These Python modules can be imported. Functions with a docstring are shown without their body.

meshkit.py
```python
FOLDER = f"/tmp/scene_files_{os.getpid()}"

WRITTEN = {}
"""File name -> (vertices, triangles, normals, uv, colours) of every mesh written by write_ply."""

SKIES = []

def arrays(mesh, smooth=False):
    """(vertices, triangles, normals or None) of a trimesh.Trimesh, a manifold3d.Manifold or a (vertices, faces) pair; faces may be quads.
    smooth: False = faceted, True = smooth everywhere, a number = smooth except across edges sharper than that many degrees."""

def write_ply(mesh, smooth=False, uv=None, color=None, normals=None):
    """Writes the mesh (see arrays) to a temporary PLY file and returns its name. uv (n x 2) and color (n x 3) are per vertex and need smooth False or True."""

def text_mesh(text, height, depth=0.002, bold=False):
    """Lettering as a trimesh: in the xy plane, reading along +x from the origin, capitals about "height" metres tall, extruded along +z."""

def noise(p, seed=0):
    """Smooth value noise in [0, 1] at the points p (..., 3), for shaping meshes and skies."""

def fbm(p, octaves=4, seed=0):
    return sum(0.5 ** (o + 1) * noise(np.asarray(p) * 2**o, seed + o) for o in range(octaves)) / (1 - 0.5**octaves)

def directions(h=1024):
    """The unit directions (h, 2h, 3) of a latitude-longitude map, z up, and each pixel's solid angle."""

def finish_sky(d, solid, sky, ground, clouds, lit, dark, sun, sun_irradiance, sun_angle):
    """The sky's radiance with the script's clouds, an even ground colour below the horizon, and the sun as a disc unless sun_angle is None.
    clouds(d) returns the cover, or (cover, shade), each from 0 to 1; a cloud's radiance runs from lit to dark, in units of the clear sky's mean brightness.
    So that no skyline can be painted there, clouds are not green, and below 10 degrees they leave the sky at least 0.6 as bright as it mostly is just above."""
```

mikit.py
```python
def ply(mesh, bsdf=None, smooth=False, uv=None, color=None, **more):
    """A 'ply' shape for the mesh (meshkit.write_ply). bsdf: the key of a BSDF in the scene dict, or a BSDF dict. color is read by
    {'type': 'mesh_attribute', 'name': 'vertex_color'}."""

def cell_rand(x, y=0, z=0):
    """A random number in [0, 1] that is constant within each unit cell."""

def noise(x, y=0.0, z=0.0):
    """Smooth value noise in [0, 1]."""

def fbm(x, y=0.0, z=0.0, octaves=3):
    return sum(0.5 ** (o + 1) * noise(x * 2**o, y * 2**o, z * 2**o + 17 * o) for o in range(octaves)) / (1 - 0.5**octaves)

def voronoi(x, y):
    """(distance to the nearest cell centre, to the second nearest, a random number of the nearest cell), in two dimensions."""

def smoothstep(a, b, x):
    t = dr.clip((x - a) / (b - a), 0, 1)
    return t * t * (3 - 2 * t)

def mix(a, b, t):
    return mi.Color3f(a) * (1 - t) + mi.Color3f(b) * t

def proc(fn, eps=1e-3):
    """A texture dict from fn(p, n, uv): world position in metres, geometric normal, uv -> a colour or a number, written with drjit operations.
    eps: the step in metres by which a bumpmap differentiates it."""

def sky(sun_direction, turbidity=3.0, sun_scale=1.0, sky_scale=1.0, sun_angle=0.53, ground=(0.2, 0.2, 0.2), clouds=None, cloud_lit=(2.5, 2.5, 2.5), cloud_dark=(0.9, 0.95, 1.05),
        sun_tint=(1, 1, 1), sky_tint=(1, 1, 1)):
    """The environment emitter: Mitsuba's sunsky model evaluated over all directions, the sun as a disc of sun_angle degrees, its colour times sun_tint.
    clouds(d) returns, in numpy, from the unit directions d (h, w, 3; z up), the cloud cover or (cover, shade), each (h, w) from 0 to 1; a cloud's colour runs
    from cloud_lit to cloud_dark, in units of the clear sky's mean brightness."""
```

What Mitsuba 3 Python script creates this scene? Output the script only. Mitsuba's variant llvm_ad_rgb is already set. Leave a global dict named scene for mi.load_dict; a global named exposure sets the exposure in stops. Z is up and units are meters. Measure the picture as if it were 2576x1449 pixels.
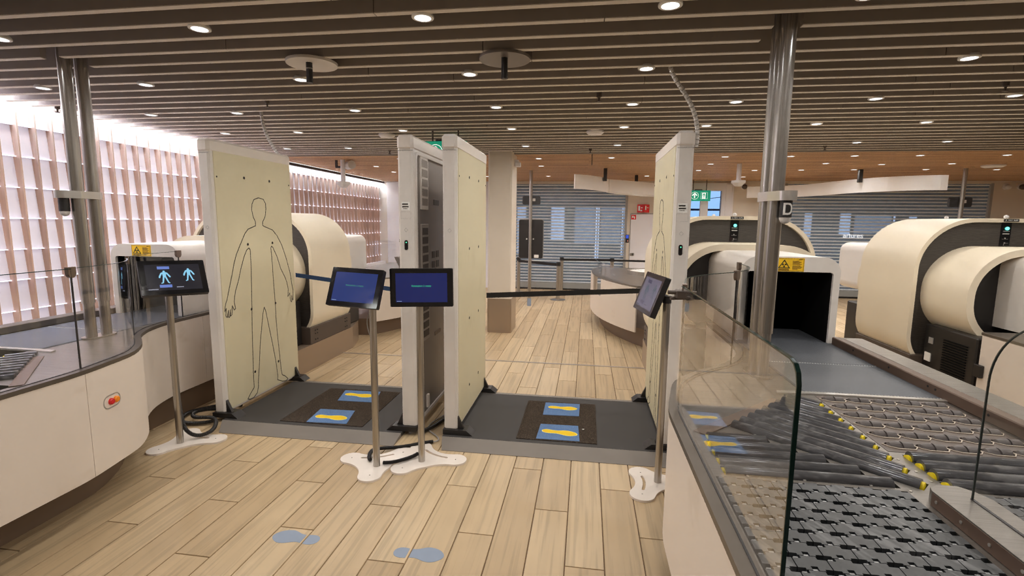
import math
import numpy as np
import trimesh
import mitsuba as mi
import drjit as dr
import shapely
from shapely.geometry import Polygon, LineString, Point, box as sbox, MultiPolygon
from shapely.ops import unary_union
from shapely import affinity
from scipy.spatial import ConvexHull
from scipy.interpolate import PchipInterpolator, CubicSpline
import mikit
from mikit import proc, noise, fbm, cell_rand, smoothstep, mix
import meshkit

T = mi.ScalarTransform4f
scene, labels, used = {}, {}, {}
exposure = -0.1

# ------------------------------------------------------------------ camera
F_PX, YAW, PITCH, ROLL, EYE = 1258.3, math.radians(-8.355), math.radians(7.504), math.radians(-0.631), 1.5
cy_, sy_, cp_, sp_, cr_, sr_ = math.cos(YAW), math.sin(YAW), math.cos(PITCH), math.sin(PITCH), math.cos(ROLL), math.sin(ROLL)
fwd = np.array([sy_ * cp_, cy_ * cp_, -sp_])
rgt = np.array([cy_, -sy_, 0.0])
dwn = np.cross(fwd, rgt)
upv = -(-rgt * sr_ + dwn * cr_)
scene['camera'] = {'type': 'perspective', 'fov_axis': 'x', 'fov': 2 * math.degrees(math.atan(1288 / F_PX)), 'near_clip': 0.05, 'far_clip': 100.0,
                   'to_world': T().look_at(origin=[0, 0, EYE], target=[float(fwd[0]), float(fwd[1]), EYE + float(fwd[2])], up=[float(v) for v in upv])}
LAMP_WARM = (1.0, 0.94, 0.87)      # ceiling downlights
LAMP_COOL = (0.74, 0.77, 1.0)
LAMP_HALL = (1.0, 0.96, 0.91)      # light strips of the wall of fins
LAMP_L, STRIP_L, COVE_L, PANEL_L = 400.0, 3.6, 120.0, 0.24
ZC = 2.40                          # underside of the ceiling


# ------------------------------------------------------------------ helpers
def lin(*c):
    return [float((v / 12.92) if v <= 0.04045 else ((v + 0.055) / 1.055) ** 2.4) for v in (x / 255.0 for x in c)]


def rgbd(c):
    return {'type': 'rgb', 'value': [float(v) for v in c]}


def mat(key, c, rough=0.5, metal=0.0, spec=0.5, bump=None, bscale=1.0, **kw):
    col = c if isinstance(c, dict) else rgbd(c)
    b = {'type': 'principled', 'base_color': col, 'roughness': rough if isinstance(rough, dict) else float(rough), 'metallic': float(metal), 'specular': float(spec), **kw}
    if bump is not None:
        b = {'type': 'bumpmap', 'arbitrary': bump, 'scale': float(bscale), 'bsdf': b}
    scene[key] = {'type': 'twosided', 'bsdf': b}
    return key


def name(base):
    if base not in used:
        used[base] = 0
        return base
    used[base] += 1
    return f'{base}_{used[base]:03d}'


def thing(base, label, cat, group=None, kind=None):
    k = name(base)
    labels[k] = {'label': label, 'category': cat}
    if group:
        labels[k]['group'] = group
    if kind:
        labels[k]['kind'] = kind
    return k


def struct(base, mesh=None, m=None, smooth=False):
    k = name(base)
    labels[k] = {'kind': 'structure'}
    if mesh is not None:
        scene[k] = mikit.ply(mesh, m, smooth)
    return k


def emit(c, power, w=1.0):
    return {'type': 'area', 'radiance': rgbd([v * power for v in c]), 'sampling_weight': float(w)}


def part(parent, cname, mesh, m, smooth=False, label=None, em=None, kind=None, dup=None):
    """One mesh under its thing (or part). Returns its key."""
    k = name(parent + '__' + cname)
    d = dict(dup) if dup is not None else mikit.ply(mesh, m, smooth)
    if em:
        d['emitter'] = em
    scene[k] = d
    if label or kind:
        labels[k] = {}
        if label:
            labels[k]['label'] = label
        if kind:
            labels[k]['kind'] = kind
    return k


def solo(base, mesh, m, label, cat, smooth=False, group=None, em=None):
    k = thing(base, label, cat, group)
    scene[k] = mikit.ply(mesh, m, smooth)
    if em:
        scene[k]['emitter'] = em
    return k


def cat_(*ms):
    return trimesh.util.concatenate([m for m in ms])


def bx(x0, x1, y0, y1, z0, z1, b=0.0):
    x0, x1 = min(x0, x1), max(x0, x1)
    y0, y1 = min(y0, y1), max(y0, y1)
    z0, z1 = min(z0, z1), max(z0, z1)
    if b <= 0:
        m = trimesh.creation.box(extents=[x1 - x0, y1 - y0, z1 - z0])
        m.apply_translation([(x0 + x1) / 2, (y0 + y1) / 2, (z0 + z1) / 2])
        return m
    b = min(b, 0.45 * min(x1 - x0, y1 - y0, z1 - z0))
    pts = []
    for sx in (0, 1):
        for sy in (0, 1):
            for sz in (0, 1):
                X, Y, Z = (x0, x1)[sx], (y0, y1)[sy], (z0, z1)[sz]
                dx, dy, dz = (b, -b)[sx], (b, -b)[sy], (b, -b)[sz]
                pts += [(X, Y + dy, Z + dz), (X + dx, Y, Z + dz), (X + dx, Y + dy, Z)]
    return hull(pts)


def hull(pts):
    return trimesh.convex.convex_hull(np.array(pts, float))


def prism(poly, z0, z1):
    gs = [g for g in getattr(poly, 'geoms', [poly]) if g.area > 1e-10]
    out = []
    for g in gs:
        m = trimesh.creation.extrude_polygon(g, z1 - z0, engine='earcut')
        m.apply_translation([0, 0, z0])
        out.append(m)
    return cat_(*out)


MY = np.array([[1, 0, 0, 0], [0, 0, 1, 0], [0, 1, 0, 0], [0, 0, 0, 1]], float)   # (a,b,c) -> x=a z=b y=c
MX = np.array([[0, 0, 1, 0], [1, 0, 0, 0], [0, 1, 0, 0], [0, 0, 0, 1]], float)   # (a,b,c) -> y=a z=b x=c


def prism_y(poly, y0, y1):
    m = prism(poly, min(y0, y1), max(y0, y1))
    m.apply_transform(MY)
    return m


def prism_x(poly, x0, x1):
    m = prism(poly, min(x0, x1), max(x0, x1))
    m.apply_transform(MX)
    return m


def rrect(x0, x1, y0, y1, r, n=8):
    return sbox(x0 + r, y0 + r, x1 - r, y1 - r).buffer(r, quad_segs=n)


def ribbon(pts, t, cap='flat'):
    return LineString(pts).buffer(t / 2, cap_style=cap, join_style='round', quad_segs=6)


def tube(path, r, n=8, closed=False):
    p = np.asarray(path, float)
    t = np.gradient(p, axis=0)
    t /= np.linalg.norm(t, axis=1, keepdims=True) + 1e-12
    a = np.cross(t[0], [0, 0, 1.0] if abs(t[0][2]) < 0.9 else [1.0, 0, 0])
    A = []
    for i in range(len(p)):
        a = a - t[i] * np.dot(a, t[i])
        a /= np.linalg.norm(a)
        A.append(a.copy())
    A = np.array(A)
    B = np.cross(t, A)
    rr = np.broadcast_to(np.asarray(r, float), (len(p),))
    ang = np.arange(n) * 2 * np.pi / n
    v = p[:, None] + rr[:, None, None] * (np.cos(ang)[None, :, None] * A[:, None] + np.sin(ang)[None, :, None] * B[:, None])
    v = v.reshape(-1, 3)
    f = []
    for i in range(len(p) - 1):
        for j in range(n):
            k = (j + 1) % n
            f += [[i * n + j, i * n + k, (i + 1) * n + k], [i * n + j, (i + 1) * n + k, (i + 1) * n + j]]
    c0, c1 = len(v), len(v) + 1
    v = np.vstack([v, p[:1], p[-1:]])
    e = (len(p) - 1) * n
    for j in range(n):
        k = (j + 1) % n
        f += [[c0, k, j], [c1, e + j, e + k]]
    return trimesh.Trimesh(v, np.array(f), process=False)


def spline(pts, n=40):
    p = np.asarray(pts, float)
    d = np.r_[0, np.cumsum(np.linalg.norm(np.diff(p, axis=0), axis=1))]
    return CubicSpline(d, p)(np.linspace(0, d[-1], n))


def cyl(p0, p1, r, n=24, r1=None):
    p0, p1 = np.array(p0, float), np.array(p1, float)
    return tube([p0, p1], [r, r if r1 is None else r1], n)


def lathe(profile, center, n=32):
    """profile: (r, z) pairs from the bottom up, about a vertical axis at center."""
    m = trimesh.creation.revolve(np.array(profile, float), sections=n)
    m.apply_translation(center)
    return m


def xf(m, M):
    m = m.copy()
    m.apply_transform(M)
    return m


def frame(c, ex, ey, ez):
    M = np.eye(4)
    M[:3, 0], M[:3, 1], M[:3, 2], M[:3, 3] = ex, ey, ez, c
    return M


def text(s, h, M, depth=0.0015, bold=False, center=True):
    m = meshkit.text_mesh(s, h, depth, bold)
    if center:
        b = m.bounds
        m.apply_translation([-(b[0][0] + b[1][0]) / 2, -(b[0][1] + b[1][1]) / 2, 0])
    return xf(m, M)


def proj(p):
    q = np.asarray(p, float) - [0, 0, EYE]
    r2, d2 = rgt * cr_ + dwn * sr_, -rgt * sr_ + dwn * cr_
    w = q @ fwd
    return np.stack([1288 + F_PX * (q @ r2) / w, 724.5 + F_PX * (q @ d2) / w, w], -1)


FRONT = lambda c: frame(c, [1, 0, 0], [0, 0, 1], [0, -1, 0])   # lettering plane that faces -y

# ------------------------------------------------------------------ materials
PW, PL, PX0 = 0.1745, 1.1, -0.576


def row_shift(i):
    v = i * 0.618034
    return (v - dr.floor(v)) * PL if not isinstance(i, (int, np.integer)) else (v - math.floor(v)) * PL


def floor_color(p, n, uv):
    i = dr.floor((p.x - PX0) / PW)
    j = dr.floor((p.y - row_shift(mi.Float(i))) / PL)
    tone = cell_rand(i, j, 3)
    s = cell_rand(i, j, 7) * 40
    grain = fbm(p.x * 70 + s, p.y * 2.2 + s, 0, 4)
    fig = smoothstep(0.35, 0.75, fbm(p.x * 14 + s, p.y * 1.1, 2, 3))
    c = mix((0.44, 0.322, 0.19), (0.555, 0.428, 0.27), tone)
    c = mix(c, c * 0.72, 0.55 * smoothstep(0.45, 0.75, grain) + 0.25 * fig)
    return c


mat('mat_floor', proc(floor_color), 0.42, spec=0.4)
mat('mat_grout', lin(112, 92, 72), 0.9)
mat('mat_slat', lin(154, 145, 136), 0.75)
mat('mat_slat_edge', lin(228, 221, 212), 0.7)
mat('mat_void', (0.10, 0.09, 0.085), 0.9)


def wood_ceiling(p, n, uv):
    r = cell_rand(dr.floor(p.y / 0.045), dr.floor(p.x / 1.9), 5)
    g = fbm(p.x * 3, p.y * 60, p.z * 60, 3)
    return mix((0.33, 0.18, 0.088), (0.52, 0.32, 0.172), r) * (0.75 + 0.5 * g)


mat('mat_wood_ceiling', proc(wood_ceiling), 0.55)


def fin_wood(p, n, uv):
    g = fbm(p.x * 60, p.y * 60, p.z * 3.0, 3)
    r = cell_rand(dr.floor((p.y + 0.07) / 0.142), 1, 1)
    return mix((0.38, 0.235, 0.165), (0.58, 0.40, 0.305), g) * (0.85 + 0.3 * r)


mat('mat_fin', proc(fin_wood), 0.5)
mat('mat_white_panel', lin(226, 222, 228), 0.55)
mat('mat_wall', lin(216, 206, 192), 0.8)
mat('mat_wall_white', lin(226, 224, 228), 0.7)
mat('mat_white', lin(224, 216, 208), 0.38)


def counter_white(p, n, uv):
    d = smoothstep(0.62, 0.8, fbm(p.x * 5 + p.y * 3, p.z * 6, p.y * 4, 4))
    return mix(lin(222, 212, 202), lin(206, 194, 180), 0.6 * d)


mat('mat_counter', proc(counter_white), 0.42)
mat('mat_band', lin(246, 244, 240), 0.5)
mat('mat_pearl', lin(218, 213, 208), 0.45)


def cream_face(p, n, uv):
    d = smoothstep(0.55, 0.85, fbm(p.y * 4, p.z * 4, p.x * 9, 4))
    return mix(lin(211, 203, 174), lin(198, 189, 158), d * 0.6)


mat('mat_cream', proc(cream_face), 0.5)
mat('mat_machine_cream', lin(226, 215, 193), 0.45)
mat('mat_machine_white', lin(222, 217, 211), 0.4)


def dark_weave(p, n, uv):
    g = noise(p.x * 30, p.y * 30, p.z * 400)
    return mix((0.028, 0.024, 0.021), (0.05, 0.044, 0.038), g)


mat('mat_machine_dark', proc(dark_weave), 0.55)
mat('mat_black', (0.012, 0.011, 0.011), 0.4)
mat('mat_black_gloss', (0.006, 0.006, 0.007), 0.12)
mat('mat_black_matt', (0.004, 0.004, 0.004), 0.95, spec=0.1)
mat('mat_tunnel', (0.003, 0.003, 0.003), 1.0, spec=0.0)
mat('mat_rubber', lin(54, 52, 51), 0.7)
mat('mat_ramp', lin(120, 114, 108), 0.65)
mat('mat_brown_base', lin(108, 90, 74), 0.45)
mat('mat_plinth', lin(160, 142, 124), 0.3, metal=0.5)
mat('mat_dark_base', lin(74, 64, 57), 0.5)


def brushed(p, n, uv):
    g = noise(p.x * 9, p.y * 420, p.z * 6)
    return mix((0.22, 0.205, 0.185), (0.31, 0.29, 0.265), g)


mat('mat_steel_deck', proc(brushed), 0.34, metal=0.85)


def brushed_v(p, n, uv):
    g = noise(p.x * 300, p.y * 300, p.z * 2.0)
    return mix((0.34, 0.315, 0.285), (0.52, 0.49, 0.45), g)


mat('mat_steel', proc(brushed_v), 0.26, metal=0.92)
mat('mat_steel_rim', lin(106, 99, 91), 0.4, metal=0.7)
mat('mat_steel_bright', lin(214, 210, 204), 0.25, metal=0.8)
mat('mat_steel_dark', lin(112, 96, 84), 0.42, metal=0.5)
mat('mat_guide', lin(92, 74, 62), 0.5, metal=0.3)


def roller_col(p, n, uv):
    g = fbm(p.x * 18, p.y * 40, p.z * 40, 3)
    return mix((0.045, 0.046, 0.050), (0.13, 0.13, 0.132), smoothstep(0.45, 0.8, g))


mat('mat_roller', proc(roller_col), 0.17, metal=0.35, spec=1.0, clearcoat=1.0, clearcoat_gloss=0.9)
mat('mat_yellow', lin(232, 208, 20), 0.45)
mat('mat_skate', lin(84, 74, 68), 0.5)
mat('mat_skate_roller', lin(76, 70, 68), 0.38)
mat('mat_lip', lin(158, 146, 132), 0.5)


def tile_col(p, n, uv):
    g = fbm(p.x * 26, p.y * 26, 0, 4)
    s = smoothstep(0.56, 0.78, fbm(p.x * 30 + p.y * 14, p.y * 9, 4, 3))
    return mix(mix((0.020, 0.023, 0.025), (0.036, 0.040, 0.043), g), (0.15, 0.155, 0.16), s * 0.5)


mat('mat_tile', proc(tile_col), 0.42)
mat('mat_tile_pin', lin(150, 152, 154), 0.45)


def belt_col(p, n, uv):
    w = dr.sin(p.y * 900 + 1.2 * dr.sin(p.x * 420))
    return mix(lin(62, 65, 70), lin(80, 84, 90), 0.5 + 0.5 * w)


mat('mat_belt', proc(belt_col), 0.55)
mat('mat_seam', lin(152, 154, 156), 0.5)


def carpet_col(p, n, uv):
    g = noise(p.x * 330, p.y * 330, 1)
    h = noise(p.x * 900, p.y * 900, 5)
    return mix((0.028, 0.022, 0.018), (0.17, 0.135, 0.105), smoothstep(0.5, 0.95, g * 0.6 + h * 0.5))


mat('mat_carpet', proc(carpet_col), 1.0, spec=0.0)


def blue_mat_col(p, n, uv):
    return mix(lin(82, 112, 158), lin(108, 134, 172), noise(p.x * 240, p.y * 240, 2))


mat('mat_blue_mat', proc(blue_mat_col), 0.95, spec=0.1)
mat('mat_yellow_foot', lin(234, 196, 22), 0.75)
mat('mat_pale_yellow', lin(246, 230, 150), 0.75)
mat('mat_footprint', lin(134, 147, 166), 0.6)
mat('mat_line', lin(66, 60, 52), 0.6)
mat('mat_vent', lin(150, 143, 137), 0.45, metal=0.2)
mat('mat_vent_dark', lin(62, 54, 50), 0.5)
mat('mat_grey_back', lin(126, 119, 114), 0.4, metal=0.4)
mat('mat_sign_yellow', lin(246, 200, 38), 0.5)
mat('mat_ink', (0.012, 0.009, 0.007), 0.6)
mat('mat_ink_brown', lin(120, 84, 20), 0.6)
mat('mat_red', lin(206, 34, 38), 0.35)
mat('mat_orange', lin(238, 140, 28), 0.35)
mat('mat_sign_green', lin(0, 142, 104), 0.5)
mat('mat_sign_white', lin(240, 240, 238), 0.5)
mat('mat_grey', lin(150, 148, 146), 0.5)
mat('mat_dome', lin(218, 216, 214), 0.25)
mat('mat_shutter', lin(228, 234, 240), 0.4)
mat('mat_shutter_plain', lin(150, 152, 150), 0.5)
mat('mat_strap', (0.010, 0.009, 0.009), 0.8)
mat('mat_strap_blue', lin(38, 64, 104), 0.8)
mat('mat_glass_edge', (0.008, 0.022, 0.018), 0.08)
mat('mat_glass_edge_grey', (0.05, 0.06, 0.055), 0.1)
mat('mat_beyond', lin(122, 144, 176), 0.8)
mat('mat_beyond_floor', lin(150, 148, 142), 0.6)
scene['mat_glass'] = {'type': 'thindielectric', 'int_ior': 1.52, 'ext_ior': 1.0}
scene['mat_smoked'] = {'type': 'blendbsdf', 'weight': 0.42, 'a': {'type': 'thindielectric', 'int_ior': 1.5},
                       'b': {'type': 'twosided', 'bsdf': {'type': 'roughplastic', 'diffuse_reflectance': rgbd(lin(150, 170, 194)), 'alpha': 0.1}}}

# ================================================================== the room
XL, XR, YB, YF = -4.86, 9.2, 11.22, -3.2      # left wall back, right wall, far wall, wall behind the viewer
floor = struct('floor', bx(-5.0, XR, YF, 15.2, -0.12, -0.006), 'mat_grout')
planks = []
for i in range(math.floor((-4.8 - PX0) / PW), math.ceil((XR - PX0) / PW)):
    for j in range(math.floor((YF - row_shift(i)) / PL), math.ceil((YB - row_shift(i)) / PL)):
        x0, y0 = PX0 + i * PW, row_shift(i) + j * PL
        y1 = min(y0 + PL, YB)
        y0 = max(y0, YF)
        if y1 - y0 < 0.02 or x0 < -4.9 or x0 > XR - 0.05:
            continue
        c = np.array([[x0 + PW / 2, yy, 0.0] for yy in np.linspace(y0 + 0.1, y1 - 0.1, 4)])
        u = proj(c)
        vis = ((u[:, 2] > 0.3) & (u[:, 0] > -40) & (u[:, 0] < 2610) & (u[:, 1] < 1500)).any()
        hid = (x0 > 0.62 and y0 < 8.4) or (x0 < -2.75 and y1 < 6.0)       # under the counters and machines
        planks.append((0 if vis and not hid else 1, math.hypot(x0, y0 + 0.5), x0, y0, y1))
planks.sort()


def plank(x0, y0, y1):
    g = 0.0022
    return hull([[x, y, -0.006] for x in (x0 + g, x0 + PW - g) for y in (y0 + g, y1 - g)] + [[x, y, 0.0] for x in (x0 + g + 0.001, x0 + PW - g - 0.001) for y in (y0 + g + 0.001, y1 - g - 0.001)])


front_planks = [q for q in planks if q[0] == 0][:300]
chosen = set(front_planks)
for q in front_planks:
    part(floor, 'plank', plank(*q[2:]), 'mat_floor')
part(floor, 'plank_rest', cat_(*[plank(*q[2:]) for q in planks if q not in chosen]), 'mat_floor', kind='stuff', label='the remaining pale oak planks, far off or under the machines')
part(floor, 'threshold_strip', cat_(bx(-4.2, 4.2, 5.205, 5.216, 0, 0.004, 0.001), bx(-4.2, 4.2, 5.224, 5.235, 0, 0.004, 0.001)), 'mat_steel_bright', label='thin bright metal expansion strip across the planks')

# --- ceiling: white baffles over the lanes, wooden slats over the far hall
ceil_ = struct('ceiling', cat_(bx(-5.0, XR, YF, 6.80, 2.74, 2.80), bx(-5.0, XR, 6.80, 15.2, 2.52, 2.60)), 'mat_void')
SP, SY0 = 0.1766, 2.071
rng = np.random.default_rng(4)
for k in range(-22, 27):
    y1 = SY0 + k * SP
    if y1 < -1.6 or y1 > 6.76:
        continue
    y0 = y1 - 0.034
    cut = sorted([-4.56 + 0.03 * rng.random(), -1.62 + 1.2 * (rng.random() - 0.5) + 0.9 * (k % 3), 2.35 + 1.2 * (rng.random() - 0.5), XR - 0.02])
    for a, b in zip(cut[:-1], cut[1:]):
        if b - a > 0.1:
            segs = [(a, b)]
            if 2.55 < y1 < 2.85:      # baffles are notched where the service columns pass
                segs = []
                for s0, s1 in [(a, b)]:
                    xs_ = [s0] + [v for v in (-3.105, -2.985, 0.82, 0.94) if s0 < v < s1] + [s1]
                    segs = [(u0, u1) for u0, u1 in zip(xs_[:-1], xs_[1:]) if not (abs(u0 + 3.105) < 1e-6 and abs(u1 + 2.985) < 1e-6) and not (abs(u0 - 0.82) < 1e-6 and abs(u1 - 0.94) < 1e-6)]
            for s0, s1 in segs:
                if s1 - s0 > 0.05:
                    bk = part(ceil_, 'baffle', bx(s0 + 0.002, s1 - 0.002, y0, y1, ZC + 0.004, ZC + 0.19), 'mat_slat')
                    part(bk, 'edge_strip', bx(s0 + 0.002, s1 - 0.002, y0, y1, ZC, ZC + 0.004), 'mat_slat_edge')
part(ceil_, 'wood_slat', cat_(*[bx(-4.64, XR - 0.02, y, y + 0.034, ZC, ZC + 0.04) for y in np.arange(6.80, YB - 0.03, 0.045)]), 'mat_wood_ceiling', kind='stuff', label='narrow warm brown wooden ceiling slats over the far hall')
part(ceil_, 'edge_board', bx(-4.66, XR - 0.02, 6.765, 6.795, ZC - 0.005, 2.74), 'mat_slat', label='white board closing the baffle ceiling')

# --- left wall: white shingled panels, ledges with light strips, wooden fins
wl = struct('wall_left', bx(-5.0, -4.90, YF, YB + 0.1, 0, 2.9), 'mat_wall_white')
LZ = [0.445, 0.706, 0.967, 1.226, 1.487, 1.747, 2.006, 2.266, 2.53]
for a, b in zip(LZ[:-1], LZ[1:]):
    part(wl, 'panel', prism_y(Polygon([(-4.795, a), (-4.785, a), (-4.803, b), (-4.813, b)]), 1.2, YB), 'mat_white_panel', em=emit(LAMP_COOL, PANEL_L), label='softly backlit white panel row')
for z in LZ[1:-1]:
    part(wl, 'ledge', bx(-4.83, -4.777, 1.2, YB, z - 0.006, z + 0.004), 'mat_white_panel')
    part(wl, 'light_strip', bx(-4.777, -4.771, 1.2, YB, z - 0.005, z + 0.003), 'mat_white_panel', em=emit(LAMP_COOL, STRIP_L), label='slim white glowing light strip on a ledge')
part(wl, 'base', bx(-4.9, -4.66, 1.2, YB, 0.0, 0.565, 0.004), 'mat_wall_white', label='white base ledge under the fins')
part(wl, 'track', bx(-4.70, -4.655, 6.8, YB, ZC - 0.045, ZC, 0.002), 'mat_black', label='black ceiling track over the fins')
fin_y = [3.668 + 0.1425 * k for k in range(-13, 54)]
for y in fin_y:
    if y < YB - 0.02:
        part(wl, 'fin', bx(-4.83, -4.735, y - 0.0065, y + 0.0065, 0.566, 2.52 if y < 6.72 else ZC - 0.046, 0.001), 'mat_fin')
# linear lamps in the cove above the fins
part(wl, 'cove_lamp', bx(-4.70, -4.60, 1.2, 6.75, 2.60, 2.615), 'mat_white_panel', em=emit(LAMP_COOL, COVE_L), label='linear lamp in the cove above the fins')
part(wl, 'cove_lamp', bx(-4.756, -4.706, 6.82, YB - 0.05, ZC - 0.02, ZC - 0.008), 'mat_white_panel', em=emit(LAMP_COOL, COVE_L * 3.4), label='linear lamp behind the ceiling track')

# --- far wall with two shutters, a door and a window
SH1, SH2, WIN = (-1.62, 0.84), (4.05, 7.82), (2.02, 2.98)
wall_poly = sbox(-5.0, 0, XR, 2.6).difference(unary_union([sbox(SH1[0], 0.0, SH1[1], 2.345), sbox(SH2[0], 0.0, SH2[1], 2.345), sbox(2.10, 0.9, 2.80, 2.20)]))
wb = struct('wall_back', prism_y(wall_poly, YB, YB + 0.10), 'mat_wall')
part(wb, 'panel', bx(-4.6, -1.70, YB - 0.012, YB, 0.0, ZC - 0.01), 'mat_wall_white', label='cool white wall panel beside the fins')
struct('wall_right', bx(XR, XR + 0.1, YF, 15.2, 0, 2.8), 'mat_wall')
struct('wall_front', bx(-5.0, XR, YF - 0.1, YF, 0, 2.8), 'mat_wall')
# the space beyond the shutters
struct('wall_beyond', cat_(bx(-5.0, XR, 14.6, 14.7, 0, 2.6), bx(-5.0, -4.9, YB + 0.1, 14.6, 0, 2.6)), 'mat_beyond')
for x0, x1, z0, z1, pw in ((-2.0, -1.75, 0.6, 1.95, 1.6), (-1.02, -0.64, 1.0, 1.93, 1.9), (-0.34, 0.22, 0.9, 1.93, 0.75), (0.25, 0.29, 0.5, 1.95, 3.0), (0.32, 0.35, 0.5, 1.95, 3.0), (0.40, 0.95, 0.9, 1.93, 0.55), (0.98, 1.01, 0.6, 1.95, 3.0), (1.04, 1.06, 0.6, 1.95, 3.0), (5.78, 5.96, 1.2, 1.82, 1.6), (6.66, 6.92, 1.26, 1.82, 1.8), (7.02, 7.9, 1.3, 1.78, 0.6), (7.95, 7.99, 1.3, 1.8, 2.2), (8.32, 8.5, 1.5, 1.75, 1.6)):
    k = struct('window_1', bx(x0 - 0.04, x1 + 0.04, 14.57, 14.60, z0 - 0.04, z1 + 0.04), 'mat_grey')
    part(k, 'pane', bx(x0, x1, 14.56, 14.57, z0, z1), 'mat_beyond', em=emit((0.46, 0.64, 1.0), pw, 0.15), label='daylit bluish pane')
for x in (-0.6, 2.6, 6.0):  # unseen lamps, added to brighten the space behind the shutters
    part(wb, 'added_fill_lamp', bx(x, x + 0.9, 12.4, 12.6, 2.505, 2.515), 'mat_white_panel', em=emit((0.72, 0.86, 1.0), 14.0, 0.6), label='unseen lamp added to brighten the space beyond the shutter')
for x in (-0.57, 5.05):
    part(wb, 'pillar', bx(x, x + 0.22, 13.4, 13.6, 0, 2.5), 'mat_wall', label='pillar standing beyond the shutter')


def shutter(label, X, ztop, bottom):
    s = thing('roller_shutter', label, 'roller shutter')
    zs = np.arange(0.16, ztop, 0.067)
    part(s, 'slat', cat_(*[prism_x(Polygon([(YB + 0.05, z), (YB + 0.036, z + 0.006), (YB + 0.032, z + 0.014), (YB + 0.038, z + 0.024), (YB + 0.05, z + 0.028)]), X[0], X[1]) for z in zs]), 'mat_shutter', kind='stuff', label='narrow pale metal shutter slats')
    part(s, 'pane', bx(X[0], X[1], YB + 0.0505, YB + 0.052, 0.1, ztop), 'mat_smoked', label='see-through grey strips between the slats')
    part(s, 'bottom_bar', bx(X[0], X[1], YB + 0.02, YB + 0.07, 0.03, 0.16, 0.004), 'mat_shutter_plain', label='plain grey bottom bar')
    part(s, 'seal', bx(X[0], X[1], YB + 0.02, YB + 0.07, 0.0, 0.03), 'mat_black', label='black rubber floor seal')
    for xx in X:
        part(s, 'guide_rail', bx(xx - 0.025, xx + 0.025, YB - 0.01, YB + 0.08, 0, ztop + 0.01, 0.003), 'mat_grey')
    return s


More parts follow.
